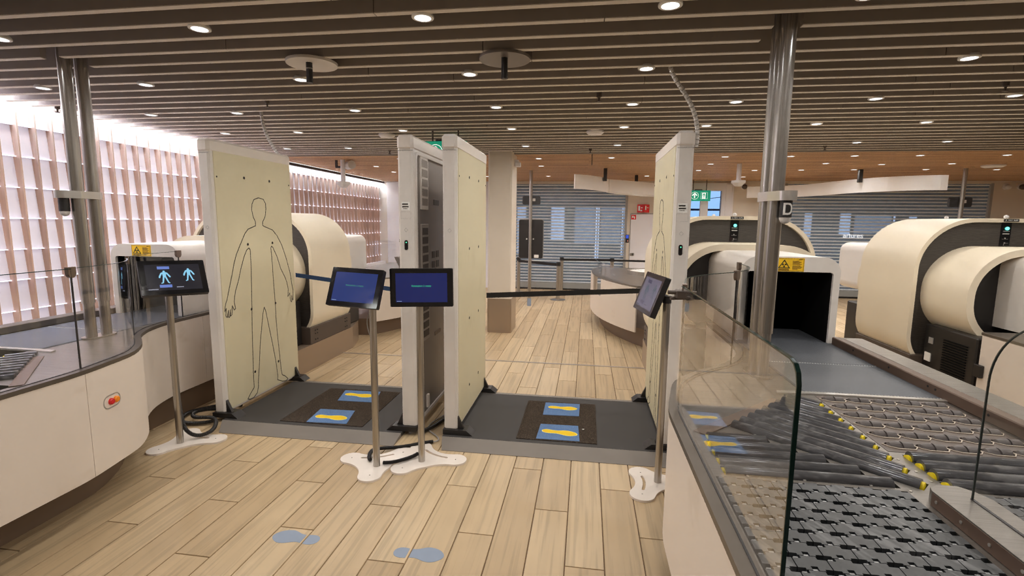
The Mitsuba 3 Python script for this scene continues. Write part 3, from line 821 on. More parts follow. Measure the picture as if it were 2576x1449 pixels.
def machine(cx, label, sign_dx):
    s = thing('xray_machine', label, 'x-ray scanner')
    def S(poly):
        return affinity.translate(poly, cx, 0)
    big_o = arch(0.665, 0.285, 1.572, 0.43, 0.30)
    big_i = big_o.buffer(-0.032)
    part(s, 'outer_shell', prism_y(S(big_o.difference(big_i)), 4.60, 5.42), 'mat_machine_cream', 35, label='large cream arched shell')
    part(s, 'dark_face', prism_y(S(big_i.buffer(-0.001)), 4.632, 5.39), 'mat_machine_dark', label='dark woven front of the large arch')
    mid_o = arch(0.578, 0.60, 1.346, 0.36, 0.34)
    mid_i = mid_o.buffer(-0.050)
    for a, b, f in ((4.11, 4.632, 4.245), (5.39, 5.63, 5.60)):
        part(s, 'inner_shell', prism_y(S(mid_o.difference(mid_i)), a, b), 'mat_machine_cream', 35, label='smaller cream arched shell')
        part(s, 'dark_face', prism_y(S(mid_i.buffer(-0.001)), 4.245 if a < 5 else 5.392, 4.630 if a < 5 else 5.60), 'mat_black', label='black inner face of the smaller arch')
    hood = unary_union([rrect(-0.295, 0.295, 0.80, 1.302, 0.10, 10), sbox(-0.295, ZT - 0.003, 0.295, 1.0)])
    opening = unary_union([sbox(-0.255, ZT - 0.01, 0.255, 1.19), rrect(-0.255, 0.255, 1.0, 1.207, 0.02)])
    k = part(s, 'hood', prism_y(S(hood.difference(opening)), 3.38, 4.243), 'mat_machine_white', 35, label='white tunnel hood')
    part(k, 'lining', prism_y(S(opening.difference(opening.buffer(-0.008))), 3.40, 4.24), 'mat_black_matt', label='black lining of the tunnel')
    part(k, 'curtain', bx(cx - 0.25, cx + 0.25, 3.80, 3.81, ZT, 1.20), 'mat_tunnel', label='black lead curtain inside the tunnel')
    sign_xray(k, cx + sign_dx, 3.38, 1.252, 0.165, 0.085)
    eh = rrect(-0.295, 0.295, 0.762, 1.302, 0.10, 10)
    part(s, 'exit_hood', prism_y(S(eh), 5.602, 6.66), 'mat_machine_white', 35, label='white exit hood')
    for a, b in ((4.00, 4.566), (5.445, 5.85)):
        part(s, 'cabinet', bx(cx - 0.55, cx + 0.55, a, b, 0.255, 0.70, 0.01), 'mat_black', label='black cabinet under the smaller arch')
    v = [bx(cx - 0.558, cx - 0.55, 4.08, 4.33, z, z + 0.008) for z in np.arange(0.33, 0.62, 0.02)]
    part(s, 'vent', cat_(*v), 'mat_black_matt', label='black louvred vent on the cabinet')
    part(s, 'base_band', bx(cx - 0.640, cx + 0.640, 4.57, 5.44, 0.252, 0.425, 0.004), 'mat_dark_base', label='dark steel base band')
    bolts = []
    for y in (4.66, 4.70, 5.30, 5.34):
        for z in (0.29, 0.35, 0.385):
            for sg in (-1, 1):
                bolts.append(cyl([cx + sg * 0.640, y, z], [cx + sg * 0.646, y, z], 0.006, 8))
    part(s, 'bolt', cat_(*bolts), 'mat_black', kind='stuff', label='small dark bolts on the base band')
    pp = Polygon([(-0.645, 4.30), (-0.645, 5.47), (-0.53, 5.86), (0.53, 5.86), (0.645, 5.47), (0.645, 4.30), (0.56, 4.02), (-0.56, 4.02)])
    part(s, 'plinth', prism(S(pp), 0.0, 0.252), 'mat_plinth', label='brown brushed plinth')
    # lamp strip, plates and stop button
    k = part(s, 'status_strip', bx(cx - 0.045, cx + 0.022, 4.622, 4.634, 1.352, 1.545), 'mat_black_gloss', label='black strip with a green status lamp')
    part(k, 'green_lamp', cyl([cx - 0.008, 4.624, 1.492], [cx - 0.008, 4.614, 1.492], 0.0135, 20), 'mat_sign_green', 40, em=emit((0.08, 1.0, 0.72), 5.0, 0.05), label='lit green lamp')
    pr = [bx(cx - 0.036, cx + 0.012, 4.620, 4.622, z, z + t) for z, t in ((1.468, 0.005), (1.444, 0.010))] + [bx(cx - 0.035, cx + 0.006, 4.620, 4.622, 1.4055, 1.4075)]
    for z in (1.414, 1.375):
        pr += [cyl([cx - 0.014, 4.622, z], [cx - 0.014, 4.620, z], 0.0055, 10)]
    pr += [bx(cx - 0.010, cx + 0.012, 4.620, 4.622, 1.374, 1.376), bx(cx - 0.02, cx - 0.017, 4.620, 4.622, 1.355, 1.368)]
    part(k, 'print', cat_(*pr), 'mat_grey', label='grey lettering and switches')
    part(s, 'name_plate', bx(cx - 0.055, cx + 0.050, 4.594, 4.602, 1.547, 1.568), 'mat_black', label='black plate reading X-RAY AAN')
    part(s, 'name_plate_text', text('X-RAY AAN', 0.0115, FRONT([cx - 0.003, 4.594, 1.5575])), 'mat_sign_white')
    part(s, 'dome_lamp', lathe([(0, 1.570), (0.013, 1.570), (0.013, 1.577), (0.017, 1.580), (0.016, 1.592), (0.009, 1.600), (0, 1.602)], [cx - 0.012, 4.64, 0], 20), 'mat_dome', 40, label='white dome lamp on top')
    part(s, 'dome_lamp', lathe([(0, 1.570), (0.013, 1.570), (0.013, 1.577), (0.017, 1.580), (0.016, 1.592), (0.009, 1.600), (0, 1.602)], [cx - 0.03, 5.30, 0], 20), 'mat_dome', 40, label='white dome lamp on top')
    part(s, 'stop_button', lathe([(0, 1.344), (0.015, 1.344), (0.013, 1.357), (0.023, 1.362), (0.024, 1.370), (0.015, 1.375), (0, 1.376)], [cx + 0.068, 4.18, 0], 20), 'mat_red', 40, label='red mushroom stop button')
    part(s, 'stop_plate', bx(cx + 0.035, cx + 0.135, 4.102, 4.111, 1.316, 1.335), 'mat_black', label='black plate reading NOODSTOP')
    part(s, 'stop_plate_text', text('NOODSTOP', 0.0105, FRONT([cx + 0.085, 4.102, 1.3255])), 'mat_sign_white')
    return s


m1 = machine(1.285, 'cream arched x-ray machine behind the lettered service column, its dark tunnel mouth facing the belts', -0.005)
m2 = machine(3.375, 'cream arched x-ray machine at the far right edge, seen from its side', -0.005)
m3 = machine(-3.350, 'cream arched x-ray machine at the left behind the first body scanner', -0.020)
part(m2, 'sticker', bx(2.818, 2.8245, 4.46, 4.53, 0.40, 0.47), 'mat_sign_white', label='white sticker on the black cabinet')
part(m2, 'sticker', bx(2.818, 2.8245, 4.45, 4.50, 0.55, 0.60), 'mat_grey', label='small grey sticker on the black cabinet')

# ================================================================== body scanners
OUT = [(3.753, 1.672), (3.694, 1.655), (3.668, 1.617), (3.661, 1.571), (3.676, 1.516), (3.699, 1.48), (3.696, 1.448), (3.604, 1.422), (3.565, 1.39), (3.514, 1.319), (3.454, 1.233), (3.422, 1.165), (3.398, 1.096), (3.372, 1.029), (3.346, 0.962), (3.324, 0.904), (3.309, 0.88), (3.3, 0.855), (3.294, 0.821), (3.311, 0.841), (3.301, 0.785), (3.315, 0.773), (3.334, 0.823), (3.325, 0.775), (3.339, 0.769), (3.354, 0.823), (3.35, 0.776), (3.366, 0.785), (3.376, 0.851), (3.394, 0.816), (3.41, 0.824), (3.399, 0.874), (3.408, 0.918), (3.422, 0.96), (3.462, 1.036), (3.496, 1.123), (3.539, 1.21), (3.576, 1.262), (3.602, 1.275), (3.616, 1.26), (3.616, 1.149), (3.609, 1.001), (3.596, 0.787), (3.585, 0.627), (3.577, 0.438), (3.57, 0.285), (3.569, 0.149), (3.515, 0.109), (3.487, 0.081), (3.513, 0.068), (3.559, 0.068), (3.605, 0.094), (3.622, 0.14), (3.626, 0.189), (3.649, 0.321), (3.675, 0.491), (3.709, 0.64), (3.732, 0.734), (3.751, 0.778), (3.769, 0.737), (3.799, 0.602), (3.834, 0.453), (3.869, 0.279), (3.886, 0.146), (3.88, 0.114), (3.95, 0.079), (4.008, 0.066), (4.028, 0.079), (3.99, 0.115), (3.948, 0.139), (3.938, 0.185), (3.924, 0.347), (3.91, 0.496), (3.902, 0.642), (3.901, 0.785), (3.893, 0.968), (3.887, 1.167), (3.88, 1.262), (3.89, 1.277), (3.908, 1.265), (3.96, 1.182), (4.002, 1.078), (4.063, 0.989), (4.084, 0.945), (4.1, 0.88), (4.088, 0.818), (4.118, 0.845), (4.128, 0.773), (4.143, 0.761), (4.150, 0.819), (4.158, 0.775), (4.170, 0.782), (4.172, 0.858), (4.156, 0.935), (4.140, 1.022), (4.094, 1.152), (4.035, 1.279), (3.975, 1.361), (3.914, 1.412), (3.808, 1.442), (3.787, 1.452), (3.79, 1.48), (3.823, 1.518), (3.841, 1.585), (3.839, 1.629), (3.814, 1.662), (3.753, 1.672)]
PY0, PY1, PH = 3.235, 4.215, 2.062


def scan_panel(s, x0, x1, inner, outline, lamp, outer_detail, plabel):
    """inner: +1 when the face towards the person looks to +x."""
    xi, xo = (x1, x0) if inner > 0 else (x0, x1)
    p = part(s, 'panel', bx(x0, x1, PY0 + 0.004, PY1, 0.05, 1.985, 0.012), 'mat_pearl', 35, label=plabel)
    f0, f1 = xi, xi + inner * 0.005
    face = rrect(PY0 + 0.045, PY1 - 0.012, 0.075, 2.0, 0.03)
    part(p, 'inner_face', prism_x(face, f0, f1), 'mat_cream', 30, label='cream cover facing the person')
    part(p, 'front_cover', bx(x0 - 0.003, x1 + 0.003, PY0, PY0 + 0.05, 0.055, 1.99, 0.014), 'mat_pearl', 35, label='pale grey front cover')
    part(p, 'cap', bx(x0 - 0.007, x1 + 0.007, PY0 - 0.006, PY1 + 0.006, 1.962, PH, 0.018), 'mat_white', 35, label='white rounded top cap')
    holes = [(y, z) for y in (3.592, 3.905) for z in (0.273, 0.788, 1.304, 1.815)]
    part(p, 'sensor_hole', cat_(*[cyl([f1, y, z], [f1 + inner * 0.0012, y, z], 0.0105, 14) for y, z in holes] + [cyl([f1, y, 1.80], [f1 + inner * 0.0012, y, 1.80], 0.0065, 10) for y in (3.30, 4.18)]), 'mat_ink', kind='stuff', label='small black sensor holes')
    if outline:
        part(p, 'body_outline', prism_x(ribbon(OUT, 0.0062), f1, f1 + inner * 0.0010), 'mat_line', label='dark outline of a standing person')
    xm = (x0 + x1) / 2
    part(p, 'joint', cat_(bx(x0 - 0.0035, x1 + 0.0035, PY0 - 0.0005, PY0, 1.957, 1.961)), 'mat_grey')
    dia = Point(xm, 1.44).buffer(0.014, quad_segs=1)
    part(p, 'mark', prism_y(dia.difference(dia.buffer(-0.0012)), PY0 - 0.001, PY0), 'mat_grey')
    if lamp:
        q = part(p, 'status_light', prism_y(rrect(xm - 0.0115, xm + 0.0115, 1.306, 1.372, 0.0105), PY0 - 0.003, PY0), 'mat_black_gloss', label='black slot with a green light')
        part(q, 'green_light', cyl([xm + 0.001, PY0 - 0.003, 1.357], [xm + 0.001, PY0 - 0.0045, 1.357], 0.0042, 12), 'mat_sign_green', em=emit((0.10, 1.0, 0.35), 2.0, 0.05), label='lit green light')
        part(p, 'label_plate', bx(xm - 0.030, xm + 0.028, PY0 - 0.001, PY0, 1.570, 1.626), 'mat_sign_white', label='small white type label')
        t_ = [bx(xm - 0.024, xm + 0.016, PY0 - 0.002, PY0 - 0.001, 1.607, 1.615), bx(xm - 0.024, xm + 0.020, PY0 - 0.002, PY0 - 0.001, 1.590, 1.598), bx(xm - 0.018, xm + 0.012, PY0 - 0.002, PY0 - 0.001, 1.580, 1.583)]
        part(p, 'label_print', cat_(*t_), 'mat_ink')
        part(p, 'service_cover', prism_y(sbox(xm - 0.035, 1.515, xm + 0.035, 1.562).difference(sbox(xm - 0.0342, 1.5158, xm + 0.0342, 1.5612)), PY0 - 0.0006, PY0), 'mat_grey')
    if outer_detail:
        o = -inner
        part(p, 'back_frame', prism_x(rrect(PY0 + 0.03, PY1 - 0.005, 0.08, 1.96, 0.05).difference(rrect(PY0 + 0.055, PY1 - 0.02, 0.10, 1.94, 0.03)), xo, xo + o * 0.014), 'mat_pearl', 35, label='raised frame round the back')
        part(p, 'back_plate', prism_x(sbox(PY0 + 0.05, 0.095, PY1 - 0.018, 1.945), xo, xo + o * 0.003), 'mat_grey_back', label='grey metal back plate')
        for z0, z1, n, mm in ((1.60, 1.93, 5, 'mat_pearl'), (1.14, 1.46, 5, 'mat_vent'), (0.66, 0.98, 5, 'mat_vent')):
            q = part(p, 'vent_plate', bx(xo, xo + o * 0.012, PY0 + 0.135, PY0 + 0.30, z0 - 0.02, z1 + 0.02, 0.003), mm, label='plate with a column of square vents')
            h = (z1 - z0) / n
            for i in range(n):
                part(q, 'vent', bx(xo + o * 0.012, xo + o * 0.0135, PY0 + 0.155, PY0 + 0.28, z0 + i * h + 0.008, z0 + (i + 1) * h - 0.008), 'mat_vent_dark' if mm != 'mat_pearl' else 'mat_vent')
        for y in (0.40, 0.50):
            for z in (1.15, 1.225):
                part(p, 'socket', bx(xo, xo + o * 0.006, PY0 + y, PY0 + y + 0.065, z, z + 0.05), 'mat_vent_dark', label='small dark vent')
        part(p, 'socket', bx(xo, xo + o * 0.006, PY0 + 0.45, PY0 + 0.58, 1.62, 1.66), 'mat_vent_dark')
        part(p, 'socket', bx(xo, xo + o * 0.006, PY0 + 0.45, PY0 + 0.60, 0.62, 0.65), 'mat_brown_base')
        for z in (1.86, 1.55, 1.25, 0.9, 0.75, 0.5, 0.3):
            part(p, 'hinge', bx(xo, xo + o * 0.02, PY1 - 0.05, PY1 - 0.02, z, z + 0.06, 0.003), 'mat_black', label='black hinge')
        part(p, 'handle', bx(xo, xo + o * 0.02, PY0 + 0.80, PY0 + 0.83, 0.14, 0.28, 0.004), 'mat_white')
        part(p, 'handle', bx(xo, xo + o * 0.02, PY0 + 0.22, PY0 + 0.26, 0.12, 0.22, 0.004), 'mat_white')
    for y in (PY0 + 0.025, PY1 - 0.06):
        foot = Polygon([(x0 - 0.006, 0.03), (x1 + 0.006, 0.03), (x1 + 0.006, 0.073), (x0 - 0.006, 0.073)])
        tip = xi + inner * 0.115
        foot = Polygon([(xo - inner * 0.006, 0.03), (tip, 0.03), (tip - inner * 0.045, 0.066), (xo - inner * 0.006, 0.066)])
        part(p, 'foot', prism_y(foot, y - 0.045, y + 0.055), 'mat_black', label='black wedge foot')
        part(p, 'gusset', hull([[xi, y + d, 0.066] for d in (-0.012, 0.012)] + [[xi, y + d, 0.16] for d in (-0.012, 0.012)] + [[xi + inner * 0.045, y + d, 0.066] for d in (-0.012, 0.012)]), 'mat_black')
    return p


SHOE = [(0, 0), (.03, .075), (.12, .118), (.28, .115), (.45, .095), (.62, .14), (.78, .155), (.92, .10), (1.0, 0.0), (.95, -.09), (.80, -.165), (.62, -.175), (.45, -.115), (.28, -.105), (.12, -.112), (.03, -.07)]


def shoe(x, y, L, ang, flip):
    p = spline([(a, b * flip) for a, b in SHOE] + [SHOE[0]], 60)
    g = affinity.translate(affinity.rotate(affinity.scale(Polygon(p[:-1]), L, L, origin=(0, 0)), ang, origin=(0, 0)), x, y)
    return g.buffer(0)


def scanner(label, pan, base, carpet, mats, shoes, ramp_l):
    s = thing('body_scanner', label, 'body scanner')
    for a in pan:
        scan_panel(s, *a)
    x0, x1 = base
    b = part(s, 'base_plate', bx(x0, x1, 3.185, 4.10, 0.0, 0.03, 0.003), 'mat_rubber', label='black rubber floor plate')
    part(b, 'ramp', hull([[x0 + ramp_l, 3.035, 0.0], [x1, 3.035, 0.0], [x0, 3.186, 0.0], [x1, 3.186, 0.0], [x0, 3.186, 0.0295], [x1, 3.186, 0.0295], [x0 + ramp_l, 3.035, 0.003], [x1, 3.035, 0.003]]), 'mat_ramp', label='grey front ramp')
    part(b, 'ramp', hull([[x0 + 0.08, 4.21, 0.0], [x1 - 0.08, 4.21, 0.0], [x0, 4.099, 0.0], [x1, 4.099, 0.0], [x0, 4.099, 0.0295], [x1, 4.099, 0.0295], [x0 + 0.08, 4.21, 0.003], [x1 - 0.08, 4.21, 0.003]]), 'mat_ramp', label='grey rear ramp')
    c = part(s, 'carpet', bx(carpet[0], carpet[1], 3.235, 3.975, 0.028, 0.0345), 'mat_carpet', label='flecked dark brown carpet square')
    for poly in mats:
        part(s, 'foot_mat', prism(Polygon(poly), 0.0345, 0.0375), 'mat_blue_mat', label='blue mat for one foot')
    for a in shoes:
        g = shoe(*a)
        f = part(s, 'footprint', prism(g, 0.0375, 0.0385), 'mat_pale_yellow', label='yellow shoe print')
        part(f, 'fill', prism(g.buffer(-0.005), 0.0385, 0.0391), 'mat_yellow_foot')
    return s


scanner('left body scanner, whose cream wall with a drawn figure faces the viewer',
        [(-2.715, -2.633, 1, True, False, False, 'left wall of the scanner with a drawn figure'), (-1.247, -1.147, -1, False, True, True, 'right wall of the scanner, its grey back in view')],
        (-2.62, -1.24), (-2.19, -1.55),
        [[(-2.03, 3.935), (-1.715, 3.95), (-1.66, 3.70), (-1.975, 3.69)], [(-2.015, 3.495), (-1.735, 3.505), (-1.68, 3.255), (-1.985, 3.24)]],
        [(-1.985, 3.845, 0.255, -3, 1), (-1.975, 3.355, 0.255, -3, -1)], 0.09)
scanner('right body scanner beside the glass screen, yellow shoe prints between its walls',
        [(-0.942, -0.852, 1, False, False, False, 'left wall of the scanner, its cream inside in view'), (0.533, 0.628, -1, True, True, False, 'right wall of the scanner with a drawn figure')],
        (-0.945, 0.60), (-0.435, 0.112),
        [[(-0.290, 3.945), (-0.012, 3.955), (-0.015, 3.695), (-0.290, 3.68)], [(-0.290, 3.50), (-0.018, 3.508), (-0.004, 3.25), (-0.300, 3.245)]],
        [(-0.262, 3.845, 0.232, -1, 1), (-0.272, 3.385, 0.255, -8, -1)], 0.04)

# straps drawn across the back of the scanners
solo('barrier_strap', hull([[-2.63, 4.228, 0.978], [-2.63, 4.230, 0.978], [-2.63, 4.228, 1.016], [-2.63, 4.23, 1.016], [-1.24, 4.228, 0.822], [-1.24, 4.23, 0.822], [-1.24, 4.228, 0.860], [-1.24, 4.23, 0.860]]), 'mat_strap_blue', 'dark blue barrier strap stretched behind the left body scanner', 'strap')
solo('barrier_strap', hull([[-0.845, 4.228, 0.843], [-0.845, 4.230, 0.843], [-0.845, 4.228, 0.888], [-0.845, 4.23, 0.888], [0.535, 4.228, 0.930], [0.535, 4.23, 0.930], [0.535, 4.228, 0.972], [0.535, 4.23, 0.972]]), 'mat_strap', 'black barrier strap stretched behind the right body scanner', 'strap')

# ================================================================== screens on floor stands
def man(s, headless=False):
    arms = [LineString([(0.0, 0.30), (-0.13, 0.25), (-0.22, 0.07), (-0.235, 0.0)]).buffer(0.042), LineString([(0.0, 0.30), (0.13, 0.25), (0.22, 0.09), (0.25, 0.03)]).buffer(0.042)]
    body = [Polygon([(-0.10, 0.32), (0.10, 0.32), (0.075, 0.0), (-0.075, 0.0)]), Polygon([(-0.085, 0.05), (0.005, 0.05), (-0.07, -0.34), (-0.14, -0.34)]), Polygon([(-0.005, 0.05), (0.085, 0.05), (0.19, -0.33), (0.125, -0.34)]),
            LineString([(-0.10, -0.33), (-0.17, -0.36)]).buffer(0.03), LineString([(0.15, -0.33), (0.20, -0.35)]).buffer(0.03), Point(0, 0.365).buffer(0.058)]
    return affinity.scale(unary_union(arms + body), s, s, origin=(0, 0))


def tripod(c, lobes, pair, r=0.070):
    c = np.array(c)
    a, b = np.array(lobes[pair[0]]), np.array(lobes[pair[1]])
    mid = (a + b) / 2
    tt = np.linspace(0, 1, 17)
    arc = lambda k, t: a + (b - a) * t[:, None] + (c - mid) * k * (4 * t * (1 - t))[:, None]
    out = (mid - c) / (np.linalg.norm(mid - c) + 1e-9)
    g = unary_union([Point(c).buffer(0.085)] + [LineString([c, q]).buffer(r * 0.8) for q in lobes] + [Point(q).buffer(r, quad_segs=16) for q in lobes])
    g = g.buffer(0.16, quad_segs=16).buffer(-0.16, quad_segs=16)
    edge = arc(0.30, tt) + out * 0.045
    g = g.union(Polygon([tuple(c)] + [tuple(q) for q in edge]).buffer(0)).buffer(0.03).buffer(-0.03)
    slot = LineString([tuple(q) for q in arc(0.30, np.linspace(0.2, 0.8, 12)) + out * 0.012]).buffer(0.0085)
    return g.difference(slot).simplify(0.0004)


def stand(label, pole, lobes, c, yaw, tilt, roll, w, h, content, slot=None):
    s = thing('screen_stand', label, 'screen stand')
    g = tripod(pole, lobes, slot)
    b = part(s, 'base', prism(g, 0.0, 0.012), 'mat_white', label='white three-lobed foot plate')
    for q in lobes:
        part(b, 'screw', cyl([*q, 0.012], [*q, 0.0128], 0.0035, 10), 'mat_dark_base')
    a, t, r = map(math.radians, (yaw, tilt, roll))
    ex = np.array([math.cos(a), math.sin(a), 0])
    n = np.array([math.sin(a), -math.cos(a), 0])
    ez = np.array([0, 0, 1]) * math.cos(t) - n * math.sin(t)
    nn = np.cross(ex, ez)
    e1, e2 = ex * math.cos(r) + ez * math.sin(r), -ex * math.sin(r) + ez * math.cos(r)
    M = frame(c, e1, e2, nn)
    c = np.array(c)
    neck = c - nn * 0.035
    top = neck[2] - 0.01
    part(s, 'pole', cyl([*pole, 0.012], [*pole, top], 0.0205, 28), 'mat_steel', 40, label='brushed steel pole')
    part(s, 'mount', cat_(cyl([*pole, top - 0.03], [*pole, top + 0.01], 0.024, 20), tube([[*pole, top], list((np.array([*pole, top]) + neck) / 2), list(c - nn * 0.02)], 0.016, 12)), 'mat_black', 40, label='black tilting mount')
    m = part(s, 'monitor', xf(prism(rrect(-w / 2, w / 2, -h / 2, h / 2, 0.006), -0.030, 0.0), M), 'mat_black', label='black flat monitor')
    part(m, 'housing', xf(hull([[x, y, -0.030] for x in (-w * 0.42, w * 0.42) for y in (-h * 0.42, h * 0.42)] + [[x, y, -0.042] for x in (-w * 0.33, w * 0.33) for y in (-h * 0.33, h * 0.33)]), M), 'mat_black')
    part(m, 'bezel', xf(prism(rrect(-w / 2 + 0.001, w / 2 - 0.001, -h / 2 + 0.001, h / 2 - 0.001, 0.006), 0.0, 0.0012), M), 'mat_black_gloss')
    sw, sh = w * 0.82, h * 0.76
    L = lambda poly, z=0.0024: xf(prism(poly, z - 0.0004, z), M)
    content(m, L, sw, sh, M)
    return s


scene['mat_screen_navy'] = {'type': 'twosided', 'bsdf': {'type': 'principled', 'base_color': rgbd((0.010, 0.014, 0.07)), 'roughness': 0.10, 'specular': 0.5}}
scene['mat_screen_dark'] = {'type': 'twosided', 'bsdf': {'type': 'principled', 'base_color': rgbd((0.012, 0.012, 0.016)), 'roughness': 0.12, 'specular': 0.6}}


def content_ready(navy, green):
    def f(m, L, sw, sh, M):
        part(m, 'screen', L(sbox(-sw / 2, -sh / 2, sw / 2, sh / 2), 0.0018), 'mat_screen_navy', em=emit(navy, 1.0, 0.1), label='navy blue lit screen')
        k = meshkit.text_mesh('Resolution 1 ready', 0.0105, 0.0004)
        b = k.bounds
        k.apply_scale([0.115 / (b[1][0] - b[0][0])] * 2 + [1.0])
        b = k.bounds
        k.apply_translation([-(b[0][0] + b[1][0]) / 2, 0.006, 0.0020])
        part(m, 'message', xf(k, M), 'mat_screen_dark', em=emit(green, 1.0, 0.05), label='green words reading Resolution 1 ready')
        part(m, 'status_text', L(unary_union([sbox(-sw / 2 + 0.006 + 0.0075 * i, -sh / 2 + 0.004, -sw / 2 + 0.0115 + 0.0075 * i, -sh / 2 + 0.008) for i in range(4)])), 'mat_screen_dark', em=emit((0.45, 0.62, 1.0), 0.6, 0.05))
    return f


def content_men(scale_, bright, bg):
    def f(m, L, sw, sh, M):
        part(m, 'screen', L(sbox(-sw / 2, -sh / 2, sw / 2, sh / 2), 0.0018), 'mat_screen_dark', em=emit(bg, 1.0, 0.1), label='dark lit screen')
        for x, y in ((-sw * 0.17, 0.0), (sw * 0.28, 0.012)):
            part(m, 'figure', L(affinity.translate(man(sh * 0.62), x, y)), 'mat_screen_dark', em=emit((0.28, 0.66, 0.90), bright, 0.05), label='pale blue figure of a person')
        for y in (sh * 0.37, -sh * 0.34):
            part(m, 'bar', L(sbox(-sw * 0.28, y - sh * 0.055, -sw * 0.06, y + sh * 0.055)), 'mat_screen_dark', em=emit((0.18, 0.28, 0.75), bright * 0.8, 0.05), label='blue bar')
        part(m, 'status_text', L(unary_union([sbox(sw * (0.02 + 0.022 * i), -sh * 0.405, sw * (0.036 + 0.022 * i), -sh * 0.375) for i in range(6)] + [sbox(-sw * 0.48 + sw * 0.025 * i, -sh * 0.47, -sw * 0.463 + sw * 0.025 * i, -sh * 0.44) for i in range(7)])), 'mat_screen_dark', em=emit((0.75, 0.8, 1.0), bright * 0.6, 0.05))
    return f


stand('screen stand beside the curved left counter, its tilted monitor showing two pale blue figures', (-2.648, 2.828), [(-2.705, 2.715), (-2.465, 2.925), (-2.725, 2.985)],
      [-2.606, 2.835, 1.127], 54.1, 31.7, -1.7, 0.362, 0.24, content_men(1.0, 1.0, (0.010, 0.010, 0.014)), (1, 2))
stand('screen stand in the middle whose navy monitor is turned and tilted back', (-1.229, 2.746), [(-1.425, 2.818), (-1.222, 2.628), (-1.135, 2.945)],
      [-1.305, 2.678, 1.119], -6.7, 20.9, -1.5, 0.331, 0.227, content_ready((0.020, 0.034, 0.115), (0.05, 0.30, 0.20)), (0, 2))
stand('screen stand in front of the right scanner whose navy monitor faces the viewer squarely', (-0.978, 2.851), [(-1.065, 2.745), (-0.775, 2.905), (-1.045, 3.040)],
      [-0.957, 2.827, 1.109], 9.6, 1.3, 0.7, 0.371, 0.228, content_ready((0.006, 0.010, 0.062), (0.04, 0.72, 0.32)), (1, 2))
stand('screen stand behind the right counter, only its white foot and side-on monitor in view', (0.452, 2.835), [(0.365, 2.930), (0.350, 2.685), (0.600, 2.860)],
      [0.352, 2.835, 1.117], -80.1, 19.9, 0.1, 0.330, 0.226, content_men(1.0, 0.10, (0.085, 0.085, 0.13)), (0, 1))

# corrugated hoses
def hose(pts, r, label, n=None):
    p = spline(pts, n or max(30, int(len(pts) * 22)))
    rr = r * (1 + 0.13 * np.cos(np.arange(len(p)) * np.pi))
    return solo('cable_hose', tube(p, rr, 10), 'mat_black', label, 'hose', smooth=False)


hose([(-2.70, 3.50, 0.02), (-2.876, 3.457, 0.02), (-2.935, 3.387, 0.02), (-2.982, 3.315, 0.02), (-2.965, 3.21, 0.02), (-2.887, 3.121, 0.02), (-2.80, 3.113, 0.02), (-2.68, 3.17, 0.022)], 0.0125, 'black hose running along the left counter plinth behind the stand')
hose([(-2.66, 3.36, 0.03), (-2.771, 3.332, 0.045), (-2.841, 3.299, 0.05), (-2.885, 3.241, 0.05), (-2.863, 3.187, 0.05), (-2.799, 3.151, 0.05), (-2.70, 3.165, 0.05), (-2.61, 3.11, 0.05), (-2.552, 3.024, 0.045), (-2.535, 2.951, 0.04), (-2.574, 2.905, 0.035), (-2.63, 2.885, 0.06), (-2.655, 2.86, 0.18), (-2.663, 2.852, 0.6), (-2.665, 2.852, 0.95), (-2.655, 2.85, 1.04)], 0.0125, 'coiled black hose looping over the foot of the left screen stand', 420)
hose([(-0.99, 3.122, 0.016), (-1.081, 3.066, 0.016), (-1.176, 3.007, 0.016), (-1.238, 2.975, 0.02), (-1.29, 2.935, 0.03), (-1.318, 2.89, 0.035), (-1.315, 2.835, 0.03), (-1.285, 2.78, 0.03)], 0.0115, 'black hose curling round the foot of the middle screen stand')
hose([(-1.192, 2.761, 0.027), (-1.14, 2.774, 0.028), (-1.085, 2.817, 0.028), (-1.047, 2.861, 0.028), (-1.018, 2.90, 0.035)], 0.0105, 'short black hose between the feet of the two middle stands')
solo('cable', tube(spline([(-0.99, 3.122, 0.014), (-0.965, 3.15, 0.012), (-1.02, 3.25, 0.010), (-1.09, 3.33, 0.008), (-1.07, 3.55, 0.008), (-1.05, 3.9, 0.008)], 60), 0.005, 6), 'mat_grey', 'thin grey cable leading into the gap between the scanners', 'cable', True)
solo('cable', tube(spline([(-1.235, 2.76, 0.98), (-1.262, 2.745, 0.93), (-1.25, 2.75, 0.82), (-1.232, 2.772, 0.74), (-1.226, 2.775, 0.55), (-1.226, 2.773, 0.2), (-1.226, 2.773, 0.013)], 60), 0.0035, 6), 'mat_grey', 'thin grey cable hanging down the pole of the turned monitor', 'cable', True)
solo('power_cord', tube(spline([(-1.12, 3.24, 0.02), (-1.05, 3.4, 0.02), (-1.00, 3.7, 0.02), (-0.985, 4.1, 0.02)], 40), 0.014, 8), 'mat_black', 'black cord lying in the gap between the two scanners', 'cord', True)
solo('paper_scrap', hull([[0.008, 3.445, 0.0350], [0.022, 3.452, 0.0352], [0.03, 3.446, 0.043], [0.018, 3.435, 0.041], [0.010, 3.440, 0.047]]), 'mat_sign_white', 'tiny white scrap lying on the dark carpet of the right scanner', 'paper')

# blue shoe prints stuck to the planks
def floor_print(label, ball, heel):
    k = thing('floor_print', label, 'floor marking')
    part(k, 'ball', prism(ball, 0.0, 0.0009), 'mat_footprint')
    part(k, 'heel', prism(heel, 0.0, 0.0009), 'mat_footprint')


def half(x, y, L, ang, flip):
    g = shoe(x, y, L, ang, flip)
    return g


